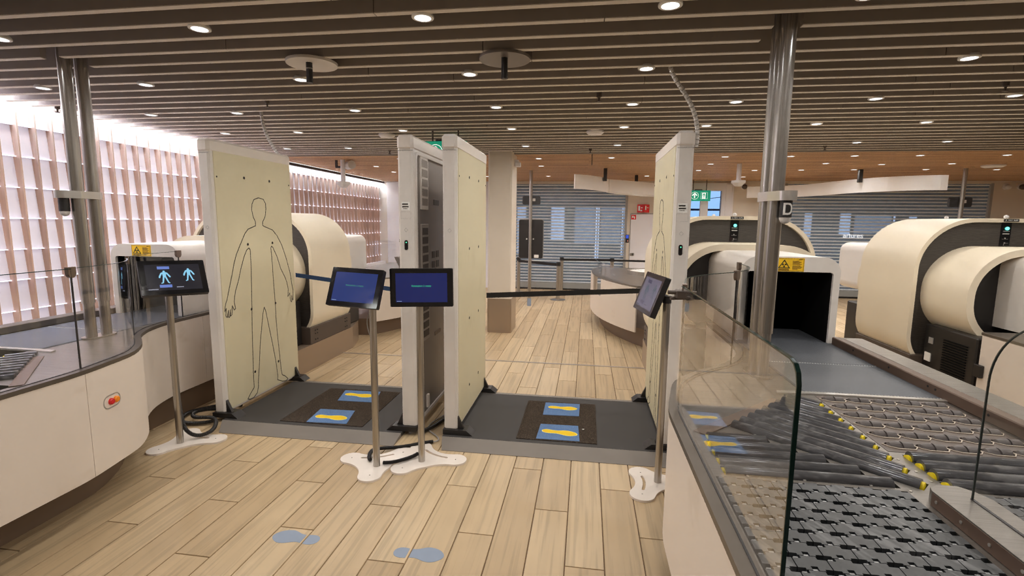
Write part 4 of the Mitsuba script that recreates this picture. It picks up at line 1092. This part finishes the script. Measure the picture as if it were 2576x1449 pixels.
for lab, gx, gy, ang, flip in (('grey blue shoe print on the planks pointing left', -1.205, 2.030, 180, 1), ('grey blue shoe print on the planks pointing right', -0.828, 2.012, 0, -1)):
    g = shoe(gx, gy, 0.235, ang, flip)
    g = affinity.scale(g, 1.0, 1.25, origin=(gx, gy))
    sgn = -1 if ang else 1
    cut0, cut1 = gx + sgn * 0.066, gx + sgn * 0.080
    hb = sbox(min(gx - sgn * 0.05, cut0), gy - 0.2, max(gx - sgn * 0.05, cut0), gy + 0.2)
    bb = sbox(min(cut1, gx + sgn * 0.4), gy - 0.2, max(cut1, gx + sgn * 0.4), gy + 0.2)
    floor_print(lab, g.intersection(bb), g.intersection(hb))

# ================================================================== on and under the ceiling
LX = [-3.80, -2.98, -1.85, -0.74, 0.32, 1.06, 2.0, 2.87, 3.75]
rows = {2.272: LX, 3.135: LX, 4.025: [v if abs(v + 1.85) > 0.01 else -1.91 for v in LX], 4.945: LX, 6.06: LX, 1.40: LX, 0.50: [-2.98, -0.74, 1.06, 2.87], -0.6: [-2.98, -0.74, 1.06, 2.87]}
ringm = trimesh.creation.revolve(np.array([(0.036, 0.0), (0.037, -0.007), (0.049, -0.006), (0.050, 0.0), (0.044, 0.012), (0.036, 0.012)]), sections=28)
lampm = trimesh.creation.revolve(np.array([(0.0, -0.0005), (0.0355, -0.0005), (0.0355, 0.003), (0.0, 0.003)][::1]), sections=24)
RING, LAMP = mikit.ply(ringm, 'mat_sign_white', 35), None
skip = {(2.272, 3), (2.272, 0)}
disc = trimesh.Trimesh(*(lambda n: (np.vstack([[[0, 0, 0]], np.c_[0.0355 * np.cos(np.arange(n) * 2 * np.pi / n), 0.0355 * np.sin(np.arange(n) * 2 * np.pi / n), np.zeros(n)]]), np.array([[0, 1 + (i + 1) % n, 1 + i] for i in range(n)])))(20), process=False)
DISC = mikit.ply(disc, 'mat_sign_white')


ORD = ['first', 'second', 'third', 'fourth', 'fifth', 'sixth', 'seventh', 'eighth', 'ninth', 'tenth', 'eleventh', 'twelfth'] + [f'number {i}' for i in range(13, 60)]
lamps_seen, lamps_all = {}, {}


def downlight(x, y, base, label, group, power, w=1.0, sc=1.0, tint=LAMP_WARM):
    k = thing(base, label, 'downlight', group)
    u = proj(np.array([x, y, ZC]))
    lamps_all.setdefault(y, []).append((x, k))
    if u[2] > 0 and -10 < u[0] < 2586 and -10 < u[1] < 1449:
        lamps_seen.setdefault((base, round(y * 4) / 4), []).append((x, k))
    tw = T().translate([x, y, ZC - 0.001]).scale([sc, sc, sc])
    part(k, 'ring', None, None, dup={**RING, 'to_world': tw})
    part(k, 'lamp', None, None, dup={**DISC, 'to_world': T().translate([x, y, ZC - 0.0045]).scale([sc, sc, sc])}, em=emit(tint, power, w), label='glowing white lamp')


rngl = np.random.default_rng(11)
for y, xs in rows.items():
    for x in xs:
        # the near rows have fewer lamps in the photograph
        if abs(y - 3.135) < 0.01 and x in (1.06,):
            continue
        if abs(y - 6.06) < 0.01 and x in (-1.85, 1.06, 2.0):
            continue
        downlight(x + 0.015 * (rngl.random() - 0.5), y, 'downlight', 'small round downlight with a white ring in the pale baffle ceiling', 'downlights in the pale baffle ceiling', LAMP_L, 0.6 if y < 1.5 else 1.0)
for x, y in [(-2.72, 7.155), (2.62, 7.19), (3.39, 7.19), (1.80, 7.19), (4.16, 7.2), (0.31, 7.2), (5.15, 7.22), (-0.70, 7.23), (3.41, 8.03), (1.81, 8.03), (-3.50, 8.1), (5.13, 8.15), (-0.75, 8.18), (4.24, 8.2), (4.22, 8.93), (5.27, 8.94), (1.83, 8.96), (3.44, 8.96), (2.73, 8.99), (-3.56, 9.03), (1.10, 9.95), (-0.77, 9.95), (6.2, 7.2), (6.3, 9.0), (-1.75, 8.2), (-2.0, 10.0), (2.9, 10.2)]:
    downlight(x, y, 'hall_downlight', 'small round downlight in the brown slatted ceiling of the far hall', 'downlights in the brown wooden ceiling', LAMP_L * 1.9, 0.8, tint=LAMP_HALL)

for r, y in enumerate(sorted(lamps_all)):
    for i, (x, k) in enumerate(sorted(lamps_all[y])):
        labels[k]['label'] = f'downlight outside the picture, {ORD[i]} from the left in the {ORD[r]} lamp row'
for base, where in (('downlight', 'the pale baffle ceiling'), ('hall_downlight', 'the brown wooden ceiling')):
    for r, key in enumerate(sorted(q for q in lamps_seen if q[0] == base)):
        for i, (x, k) in enumerate(sorted(lamps_seen[key])):
            labels[k]['label'] = f'downlight in {where}, {ORD[i]} from the left in its {ORD[r]} row'

for i, (x, y, lab) in enumerate(((-1.592, 2.82, 'dark round ceiling rose at the left with a short black tube'), (-0.474, 2.86, 'dark round ceiling rose in the middle with a short black tube'))):
    k = thing('ceiling_rose', lab, 'ceiling fitting')
    part(k, 'disc', lathe([(0, ZC - 0.016), (0.140, ZC - 0.016), (0.142, ZC - 0.012), (0.142, ZC - 0.001), (0, ZC - 0.001)], [x, y, 0], 48), 'mat_pearl' if i == 0 else 'mat_grey_back', 35, label='round cover disc')
    part(k, 'tube', cyl([x + 0.005, y - 0.04, ZC - 0.015], [x + 0.005, y - 0.04, ZC - 0.125], 0.0175, 24), 'mat_black', 40, label='short black tube')
    if i == 0:
        part(k, 'band', cyl([x + 0.005, y - 0.04, ZC - 0.045], [x + 0.005, y - 0.04, ZC - 0.051], 0.0180, 24), 'mat_grey', 40, label='thin pale band')
for x, y, z, base, lab in ((-2.103, 5.159, 0, 'smoke_detector', 'flat white smoke detector left of the middle on the baffles'), (0.054, 5.154, 0, 'smoke_detector', 'flat white smoke detector right of the middle on the baffles'), (5.83, 8.40, 0, 'ceiling_speaker', 'large flat white disc on the brown ceiling at the right')):
    r = 0.14 if base == 'ceiling_speaker' else 0.085
    solo(base, lathe([(0, ZC - 0.035), (r * 0.75, ZC - 0.035), (r, ZC - 0.018), (r, ZC - 0.001), (0, ZC - 0.001)], [x, y, 0], 32), 'mat_wall_white', lab, 'smoke detector' if base[0] == 's' else 'speaker', 35)
for x, y, lab in ((-2.457, 3.675, 'small dark sprinkler head left of the middle, above the left scanner'), (0.059, 3.747, 'small dark sprinkler head near the hanging white hose'), (2.592, 3.721, 'small dark sprinkler head at the far right of the baffles'), (-4.343, 3.681, 'small dark sprinkler head at the far left by the bright fins'), (0.016, 6.383, 'small dark sprinkler head at the edge of the wooden ceiling in the middle'), (-2.54, 6.313, 'small dark sprinkler head at the edge of the wooden ceiling left'), (2.668, 6.344, 'small dark sprinkler head at the edge of the wooden ceiling right')):
    solo('sprinkler', lathe([(0, ZC - 0.045), (0.016, ZC - 0.045), (0.016, ZC - 0.041), (0.005, ZC - 0.038), (0.007, ZC - 0.02), (0.018, ZC - 0.014), (0.018, ZC + 0.02), (0.008, ZC + 0.025), (0.008, ZC + 0.345), (0, ZC + 0.345)], [x, y, 0], 16), 'mat_dark_base', lab, 'sprinkler', 30)

# white flexible conduits feeding the scanners
for pts, lab in (([(-2.765, 4.046, 2.46), (-2.757, 4.04, 2.36), (-2.74, 4.05, 2.25), (-2.71, 4.08, 2.15), (-2.675, 4.12, 2.055)], 'white flexible conduit dropping to the left scanner'),
                 ([(0.450, 3.160, 2.46), (0.462, 3.165, 2.39), (0.53, 3.19, 2.29), (0.60, 3.22, 2.19), (0.640, 3.26, 2.10), (0.652, 3.28, 2.02), (0.648, 3.29, 1.97)], 'white flexible conduit curving down to the right scanner')):
    p = spline(pts, 60)
    k = thing('conduit', lab, 'conduit')
    part(k, 'hose', tube(p, 0.0125 * (1 + 0.10 * np.cos(np.arange(60) * np.pi)), 12), 'mat_dome')
    w_ = [tube([p[i], p[i] + (p[i + 1] - p[i]) * 0.45], 0.0140, 12) for i in range(3, 58, 3)]
    part(k, 'groove', cat_(*w_), 'mat_grey', kind='stuff', label='grey spiral grooves')

# exit signs
def exit_sign(x, y, z, w, h, label, ztop):
    k = thing('exit_sign', label, 'exit sign')
    part(k, 'box', bx(x - w / 2, x + w / 2, y - 0.02, y + 0.02, z - h / 2, z + h / 2, 0.003), 'mat_sign_green', em=emit((0.0, 0.27, 0.17), 0.55, 0.2), label='green lit box')
    f = y - 0.0205
    ax, r = x - w * 0.25, h * 0.36
    ring = Point(ax, z).buffer(r).difference(Point(ax, z).buffer(r * 0.90))
    arrow = unary_union([sbox(ax - r * 0.16, z - r * 0.66, ax + r * 0.16, z + r * 0.3), LineString([(ax - r * 0.62, z + r * 0.0), (ax, z + r * 0.62), (ax + r * 0.62, z + r * 0.0)]).buffer(r * 0.15, cap_style='flat')])
    dx = x + w * 0.20
    fr = sbox(dx - w * 0.16, z - h * 0.31, dx + w * 0.16, z + h * 0.31)
    door = sbox(dx - w * 0.10, z - h * 0.27, dx + w * 0.07, z + h * 0.27)
    runner = affinity.translate(affinity.scale(man(1.0), h * 0.5, h * 0.55, origin=(0, 0)), dx - w * 0.01, z)
    part(k, 'symbol', prism_y(unary_union([ring, arrow, fr.difference(fr.buffer(-h * 0.018)), door.difference(runner)]), f - 0.001, f), 'mat_sign_white', em=emit((0.9, 1.0, 0.96), 0.8, 0.2), label='white arrow and doorway')
    for dx_ in (-w * 0.33, w * 0.30):
        part(k, 'rod', cyl([x + dx_, y, z + h / 2], [x + dx_, y, ztop], 0.008, 10), 'mat_dark_base', label='dark hanging rod')
    part(k, 'bracket', bx(x - w * 0.25, x + w * 0.1, y - 0.02, y + 0.02, z + h / 2, z + h / 2 + 0.02, 0.004), 'mat_black')


exit_sign(-1.42, 5.01, 2.19, 0.42, 0.21, 'green exit sign half hidden behind the middle scanner walls', ZC)
exit_sign(2.28, 10.9, 2.08, 0.415, 0.215, 'green exit sign with a white arrow hanging in front of the white window', ZC)

# folded red fire notices above the door
k = thing('fire_notice', 'red and white folded fire notice projecting above the white door', 'sign')
for dx, mm, lab in ((-1, 'mat_sign_white', 'pale side catching the light'), (1, 'mat_red', 'red side')):
    p0, p1 = np.array([1.195, YB - 0.16]), np.array([1.195 + dx * 0.125, YB - 0.015])
    q = part(k, 'panel', prism(ribbon([p0, p1], 0.006), 1.735, 1.905), 'mat_red', label='red folded panel')
    t = (p1 - p0) / np.linalg.norm(p1 - p0)
    n = np.array([t[1], -t[0]])
    if n[1] > 0:
        n = -n
    ex = t if dx > 0 else -t
    M = frame([*((p0 + p1) / 2 + n * 0.0032), 1.82], [ex[0], ex[1], 0], [0, 0, 1], [n[0], n[1], 0])
    marks = unary_union([sbox(-0.065, -0.05, -0.015, 0.055), sbox(0.01, 0.005, 0.06, 0.022), sbox(-0.005, -0.06, 0.045, -0.03)]) if dx < 0 else unary_union([sbox(-0.065, -0.035, -0.02, 0.055), sbox(0.005, 0.01, 0.06, 0.024)])
    part(q, 'mark', xf(prism(marks, 0, 0.001), M), 'mat_sign_white', label='white pictogram')
k = thing('card_reader', 'small dark card reader with a blue lit top left of the white door', 'card reader')
part(k, 'body', bx(0.845, 0.915, YB - 0.02, YB, 1.085, 1.255, 0.003), 'mat_black')
part(k, 'display', bx(0.852, 0.908, YB - 0.022, YB - 0.02, 1.175, 1.248), 'mat_screen_navy', em=emit((0.03, 0.10, 0.75), 0.8, 0.05), label='blue lit display')
part(k, 'key_light', bx(0.885, 0.898, YB - 0.022, YB - 0.02, 1.105, 1.135), 'mat_red', em=emit((1.0, 0.35, 0.25), 0.8, 0.05), label='small red light')

# curved hanging fascia bands
def band(label, curves, z0, z1, rods):
    k = thing('hanging_band', label, 'hanging fascia')
    for c in curves:
        p = spline(c, 40) if len(c) > 2 else np.array(c)
        part(k, 'fascia', prism(ribbon(p, 0.03), z0, z1), 'mat_band', 35, label='curved white fascia board')
    for x, y in rods:
        part(k, 'hanger', bx(x - 0.028, x + 0.028, y - 0.028, y + 0.028, z1 - 0.06, ZC, 0.002), 'mat_black', label='black square hanger')


band('curved white band hanging over the far right counter', [[(-0.21, 8.05), (-0.02, 8.22), (0.17, 8.50), (0.335, 9.0)], [(0.335, 8.985), (0.50, 9.42), (0.85, 9.98), (1.30, 10.42), (1.9, 10.6)], [(0.36, 9.02), (0.75, 9.35), (1.3, 9.95), (1.9, 10.4)]], 2.03, 2.255, [(0.28, 8.62), (0.90, 9.86)])
band('long curved white band hanging in front of the wide shutter at the right', [[(3.16, 10.78), (3.62, 10.66), (4.0, 10.25), (4.22, 9.45), (4.42, 8.85), (4.76, 8.48), (5.22, 8.34)]], 2.035, 2.255, [(3.70, 10.60), (4.33, 8.95)])
solo('drop_rod', cyl([0.043, 6.80, ZC], [0.043, 6.80, 2.255], 0.005, 8), 'mat_black', 'thin black rod hanging from the wooden ceiling above the left end of the white band', 'rod')

# cameras
def dome_pendant(x, y, zlow, label):
    k = thing('dome_camera', label, 'camera')
    part(k, 'stem', cyl([x, y, ZC], [x, y, zlow + 0.05], 0.034, 20), 'mat_wall_white', 40, label='white hanging tube')
    part(k, 'dome', lathe([(0, zlow - 0.035), (0.04, zlow - 0.03), (0.07, zlow - 0.008), (0.08, zlow + 0.01), (0.10, zlow + 0.02), (0.10, zlow + 0.055), (0.05, zlow + 0.06), (0, zlow + 0.06)], [x, y, 0], 28), 'mat_dome', 40, label='white dome')


dome_pendant(2.23, 8.06, 2.10, 'white pendant dome camera at the right, near the green exit sign')
dome_pendant(-3.66, 7.25, 2.02, 'white pendant dome camera in front of the wall of fins')
k = thing('track_camera', 'round white camera on a black bracket above the wall of fins', 'camera')
part(k, 'bracket', cat_(bx(-3.80, -3.77, 7.28, 7.31, 2.29, ZC, 0.002), bx(-3.80, -3.64, 7.29, 7.31, 2.285, 2.315, 0.002)), 'mat_black', label='black bracket')
part(k, 'body', cat_(cyl([-3.62, 7.33, 2.325], [-3.50, 7.22, 2.325], 0.062, 24)), 'mat_dome', 40, label='round white housing')
for x, lab in ((3.22, 'small dark camera on the wall right of the white window'), (8.05, 'small camera on the wall at the far right, left of a pair'), (8.30, 'small dark camera on the wall at the far right, right of a pair')):
    k = thing('wall_camera', lab, 'camera')
    part(k, 'mount', cyl([x, YB, 2.29], [x, YB - 0.03, 2.29], 0.06, 20), 'mat_wall_white', 40)
    part(k, 'ball', trimesh.creation.icosphere(2, 0.052).apply_translation([x, YB - 0.06, 2.28]), 'mat_dark_base' if x != 8.05 else 'mat_dome', True)
k = thing('column_camera', 'small white camera on the side of the square column near the ceiling', 'camera')
part(k, 'body', bx(-0.978, -0.90, 6.78, 6.86, 2.235, 2.30, 0.01), 'mat_wall_white')
part(k, 'bracket', bx(-0.985, -0.93, 6.80, 6.84, 2.30, 2.33, 0.003), 'mat_wall_white')

# ================================================================== the hall behind
def screen_pole(x, y, label, ztop, base):
    k = thing('display_pole', label, 'display stand')
    part(k, 'pole', cyl([x, y, 0.0], [x, y, ztop], 0.030, 24), 'mat_steel', 40, label='steel pole')
    part(k, 'camera_box', prism_y(rrect(x - 0.15, x + 0.165, 1.81, 1.962, 0.03), y + 0.03, y + 0.08), 'mat_black', 30, label='small black rounded box')
    part(k, 'box_clip', bx(x + 0.03, x + 0.08, y + 0.02, y + 0.03, 1.87, 1.92, 0.003), 'mat_sign_white')
    if base:
        d = part(k, 'display', prism_y(rrect(x - 0.205, x + 0.225, 0.862, 1.545, 0.03), y + 0.03, y + 0.075), 'mat_black', 30, label='tall black display seen from behind')
        part(d, 'edge', prism_y(rrect(x - 0.212, x + 0.232, 0.855, 1.552, 0.034).difference(rrect(x - 0.203, x + 0.223, 0.864, 1.543, 0.03)), y + 0.05, y + 0.09), 'mat_grey', 30)
        part(d, 'label', bx(x + 0.07, x + 0.155, y + 0.028, y + 0.03, 0.87, 0.925), 'mat_sign_white', label='white type label')
        for dx in (-0.065, 0.055):
            part(d, 'screw', cyl([x + dx, y + 0.03, 1.205], [x + dx, y + 0.026, 1.205], 0.013, 12), 'mat_sign_white')
        part(k, 'foot_sleeve', cyl([x, y, 0.0], [x, y, 0.14], 0.036, 24), 'mat_footprint', 40, label='bluish grey sleeve at the foot')


screen_pole(-0.991, 8.907, 'tall steel pole with a large and a small black display, right of the square column', ZC, True)
screen_pole(5.76, 8.83, 'tall steel pole with one small black box rising behind the machine at the right', ZC, False)

# queue posts and straps
posts = [(-1.42, 10.60, 0.755, 'steel queue post half hidden beside the square column'), (-0.505, 10.70, 0.77, 'rear of two steel queue posts standing together in front of the shutter'), (-0.520, 9.73, 0.735, 'front of two steel queue posts standing together in front of the shutter'), (0.545, 10.62, 0.775, 'steel queue post rising behind the far right counter')]
for x, y, h, lab in posts:
    k = thing('queue_post', lab, 'queue post')
    part(k, 'post', cyl([x, y, 0.012], [x, y, h - 0.06], 0.038, 24), 'mat_steel', 40, label='steel post')
    part(k, 'foot', lathe([(0, 0), (0.15, 0), (0.15, 0.006), (0.05, 0.02), (0, 0.02)], [x, y, 0], 32), 'mat_steel', 40)
    part(k, 'head', cyl([x, y, h - 0.07], [x, y, h], 0.042, 20), 'mat_black', 40, label='black strap head')


def strap(p, q, z0, z1, lab):
    (ax, ay), (bx_, by) = p, q
    solo('queue_strap', hull([[ax, ay - 0.002, z0[0]], [ax, ay + 0.002, z0[0]], [ax, ay - 0.002, z0[1]], [ax, ay + 0.002, z0[1]], [bx_, by - 0.002, z1[0]], [bx_, by + 0.002, z1[0]], [bx_, by - 0.002, z1[1]], [bx_, by + 0.002, z1[1]]]), 'mat_strap', lab, 'strap')


strap((-1.42, 10.56), (-0.52, 9.78), (0.655, 0.71), (0.655, 0.71), 'black queue strap between the column and the pair of posts')
strap((-0.465, 10.70), (0.505, 10.62), (0.695, 0.745), (0.71, 0.76), 'black queue strap from the pair of posts towards the far right counter')
strap((0.585, 10.62), (1.75, 10.62), (0.71, 0.75), (0.705, 0.745), 'black queue strap passing in front of the white door')

# far counters, mirror images of each other
FC = [(0.615, 6.055), (0.47, 6.30), (0.34, 6.58), (0.24, 6.86), (0.165, 7.18), (0.12, 7.5), (0.10, 7.85), (0.11, 8.2), (0.20, 8.55)]


def far_counter(M, label, niche):
    k = thing('far_counter', label, 'counter')
    c = spline(FC, 80)
    cs = [c[:30], c[45:], c[29:46]] if niche else [c[:40], c[39:]]
    for i, q in enumerate(cs):
        z1 = 0.74 if not (niche and i == 2) else 0.50
        part(k, 'front_panel', xf(prism(ribbon(q, 0.018), ZB, z1), M), 'mat_counter', 35)
    inner = np.array(LineString(c).offset_curve(-0.16).coords)
    if niche:
        part(k, 'niche', xf(cat_(prism(ribbon(np.array(LineString(c[26:50]).offset_curve(-0.16).coords), 0.02), 0.49, 0.74)), M), 'mat_counter', label='open niche under the counter top')
        part(k, 'shelf', xf(prism(ribbon(np.array(LineString(c[28:47]).offset_curve(-0.08).coords), 0.15), 0.48, 0.50), M), 'mat_grey', label='cluttered shelf')
    part(k, 'plinth', xf(prism(Polygon([tuple(v) for v in np.array(LineString(c).offset_curve(-0.14).coords)] + [(1.25, 8.4), (1.25, 6.06)]).buffer(0), 0.0, ZB + 0.02), M), 'mat_brown_base', 35, label='recessed brown plinth')
    part(k, 'top', xf(prism(Polygon([tuple(v) for v in c] + [(1.4, 8.55), (1.4, 6.07)]), 0.74, 0.760), M), 'mat_steel_deck', label='steel counter top')
    return k


far_counter(IDN, 'curved white counter with an open niche, seen between the right scanner walls', True)
far_counter(MIR, 'curved white counter behind the left machine', False)
g = thing('glass_screen', 'low glass screen on the far right counter', 'glass screen')
c = spline(FC, 80)
co = np.array(LineString(c).offset_curve(-0.05).coords)
part(g, 'pane', sheet(co[:60], 0.76, 0.95), 'mat_glass', True)
part(g, 'edge', prism(ribbon(co[:60], 0.006), 0.949, 0.951), 'mat_glass_edge')
g = thing('glass_screen', 'glass screen behind the left machine, in front of the wooden fins', 'glass screen')
part(g, 'pane', sheet([(-3.02, 6.70), (-3.02, 7.9)], 0.76, 1.21), 'mat_glass')
part(g, 'pane', sheet([(-3.02, 7.92), (-3.0, 9.6)], 0.76, 1.21), 'mat_glass')
part(g, 'seal', cyl([-3.02, 7.91, 0.76], [-3.02, 7.91, 1.21], 0.006, 8), 'mat_black')
part(g, 'clip', bx(-3.04, -3.0, 7.88, 7.94, 1.15, 1.205, 0.006), 'mat_black')
# return track on the right far counter
k = thing('tray_turntable', 'bright white round tray track on the far right counter', 'conveyor')
ring_ = Point(1.02, 7.62).buffer(0.36, quad_segs=24)
part(k, 'disc', prism(ring_, 0.775, 0.80), 'mat_sign_white', label='white round track')
part(k, 'rail', prism(Point(1.02, 7.62).buffer(0.40, quad_segs=24).difference(Point(1.02, 7.62).buffer(0.37, quad_segs=24)), 0.76, 0.81), 'mat_steel', label='steel rail')
k = thing('return_track', 'pale curved tray track on the far left counter', 'conveyor')
part(k, 'track', xf(prism(ribbon(spline([(0.40, 6.75), (0.33, 7.2), (0.34, 7.7), (0.5, 8.2)], 40), 0.20), 0.76, 0.785), MIR), 'mat_sign_white', label='white track')
part(k, 'rail', xf(prism(ribbon(spline([(0.27, 6.75), (0.20, 7.2), (0.21, 7.7), (0.37, 8.25)], 40), 0.02), 0.76, 0.81), MIR), 'mat_steel', label='steel rail')
k = thing('tray_sensor', 'dark grey angled device on the far left counter', 'sensor')
part(k, 'arm', hull([[-2.62, 6.85, 0.79], [-2.50, 6.85, 0.79], [-2.62, 6.95, 0.79], [-2.50, 6.95, 0.79], [-2.72, 6.85, 0.985], [-2.66, 6.85, 0.985], [-2.72, 6.95, 0.985], [-2.66, 6.95, 0.985]]), 'mat_grey_back', label='slanted arm')
part(k, 'foot', hull([[-2.63, 6.84, 0.785], [-2.34, 6.84, 0.785], [-2.63, 6.96, 0.785], [-2.34, 6.96, 0.785], [-2.60, 6.85, 0.825], [-2.38, 6.85, 0.80], [-2.60, 6.95, 0.825], [-2.38, 6.95, 0.80]]), 'mat_grey_back', label='flat foot')
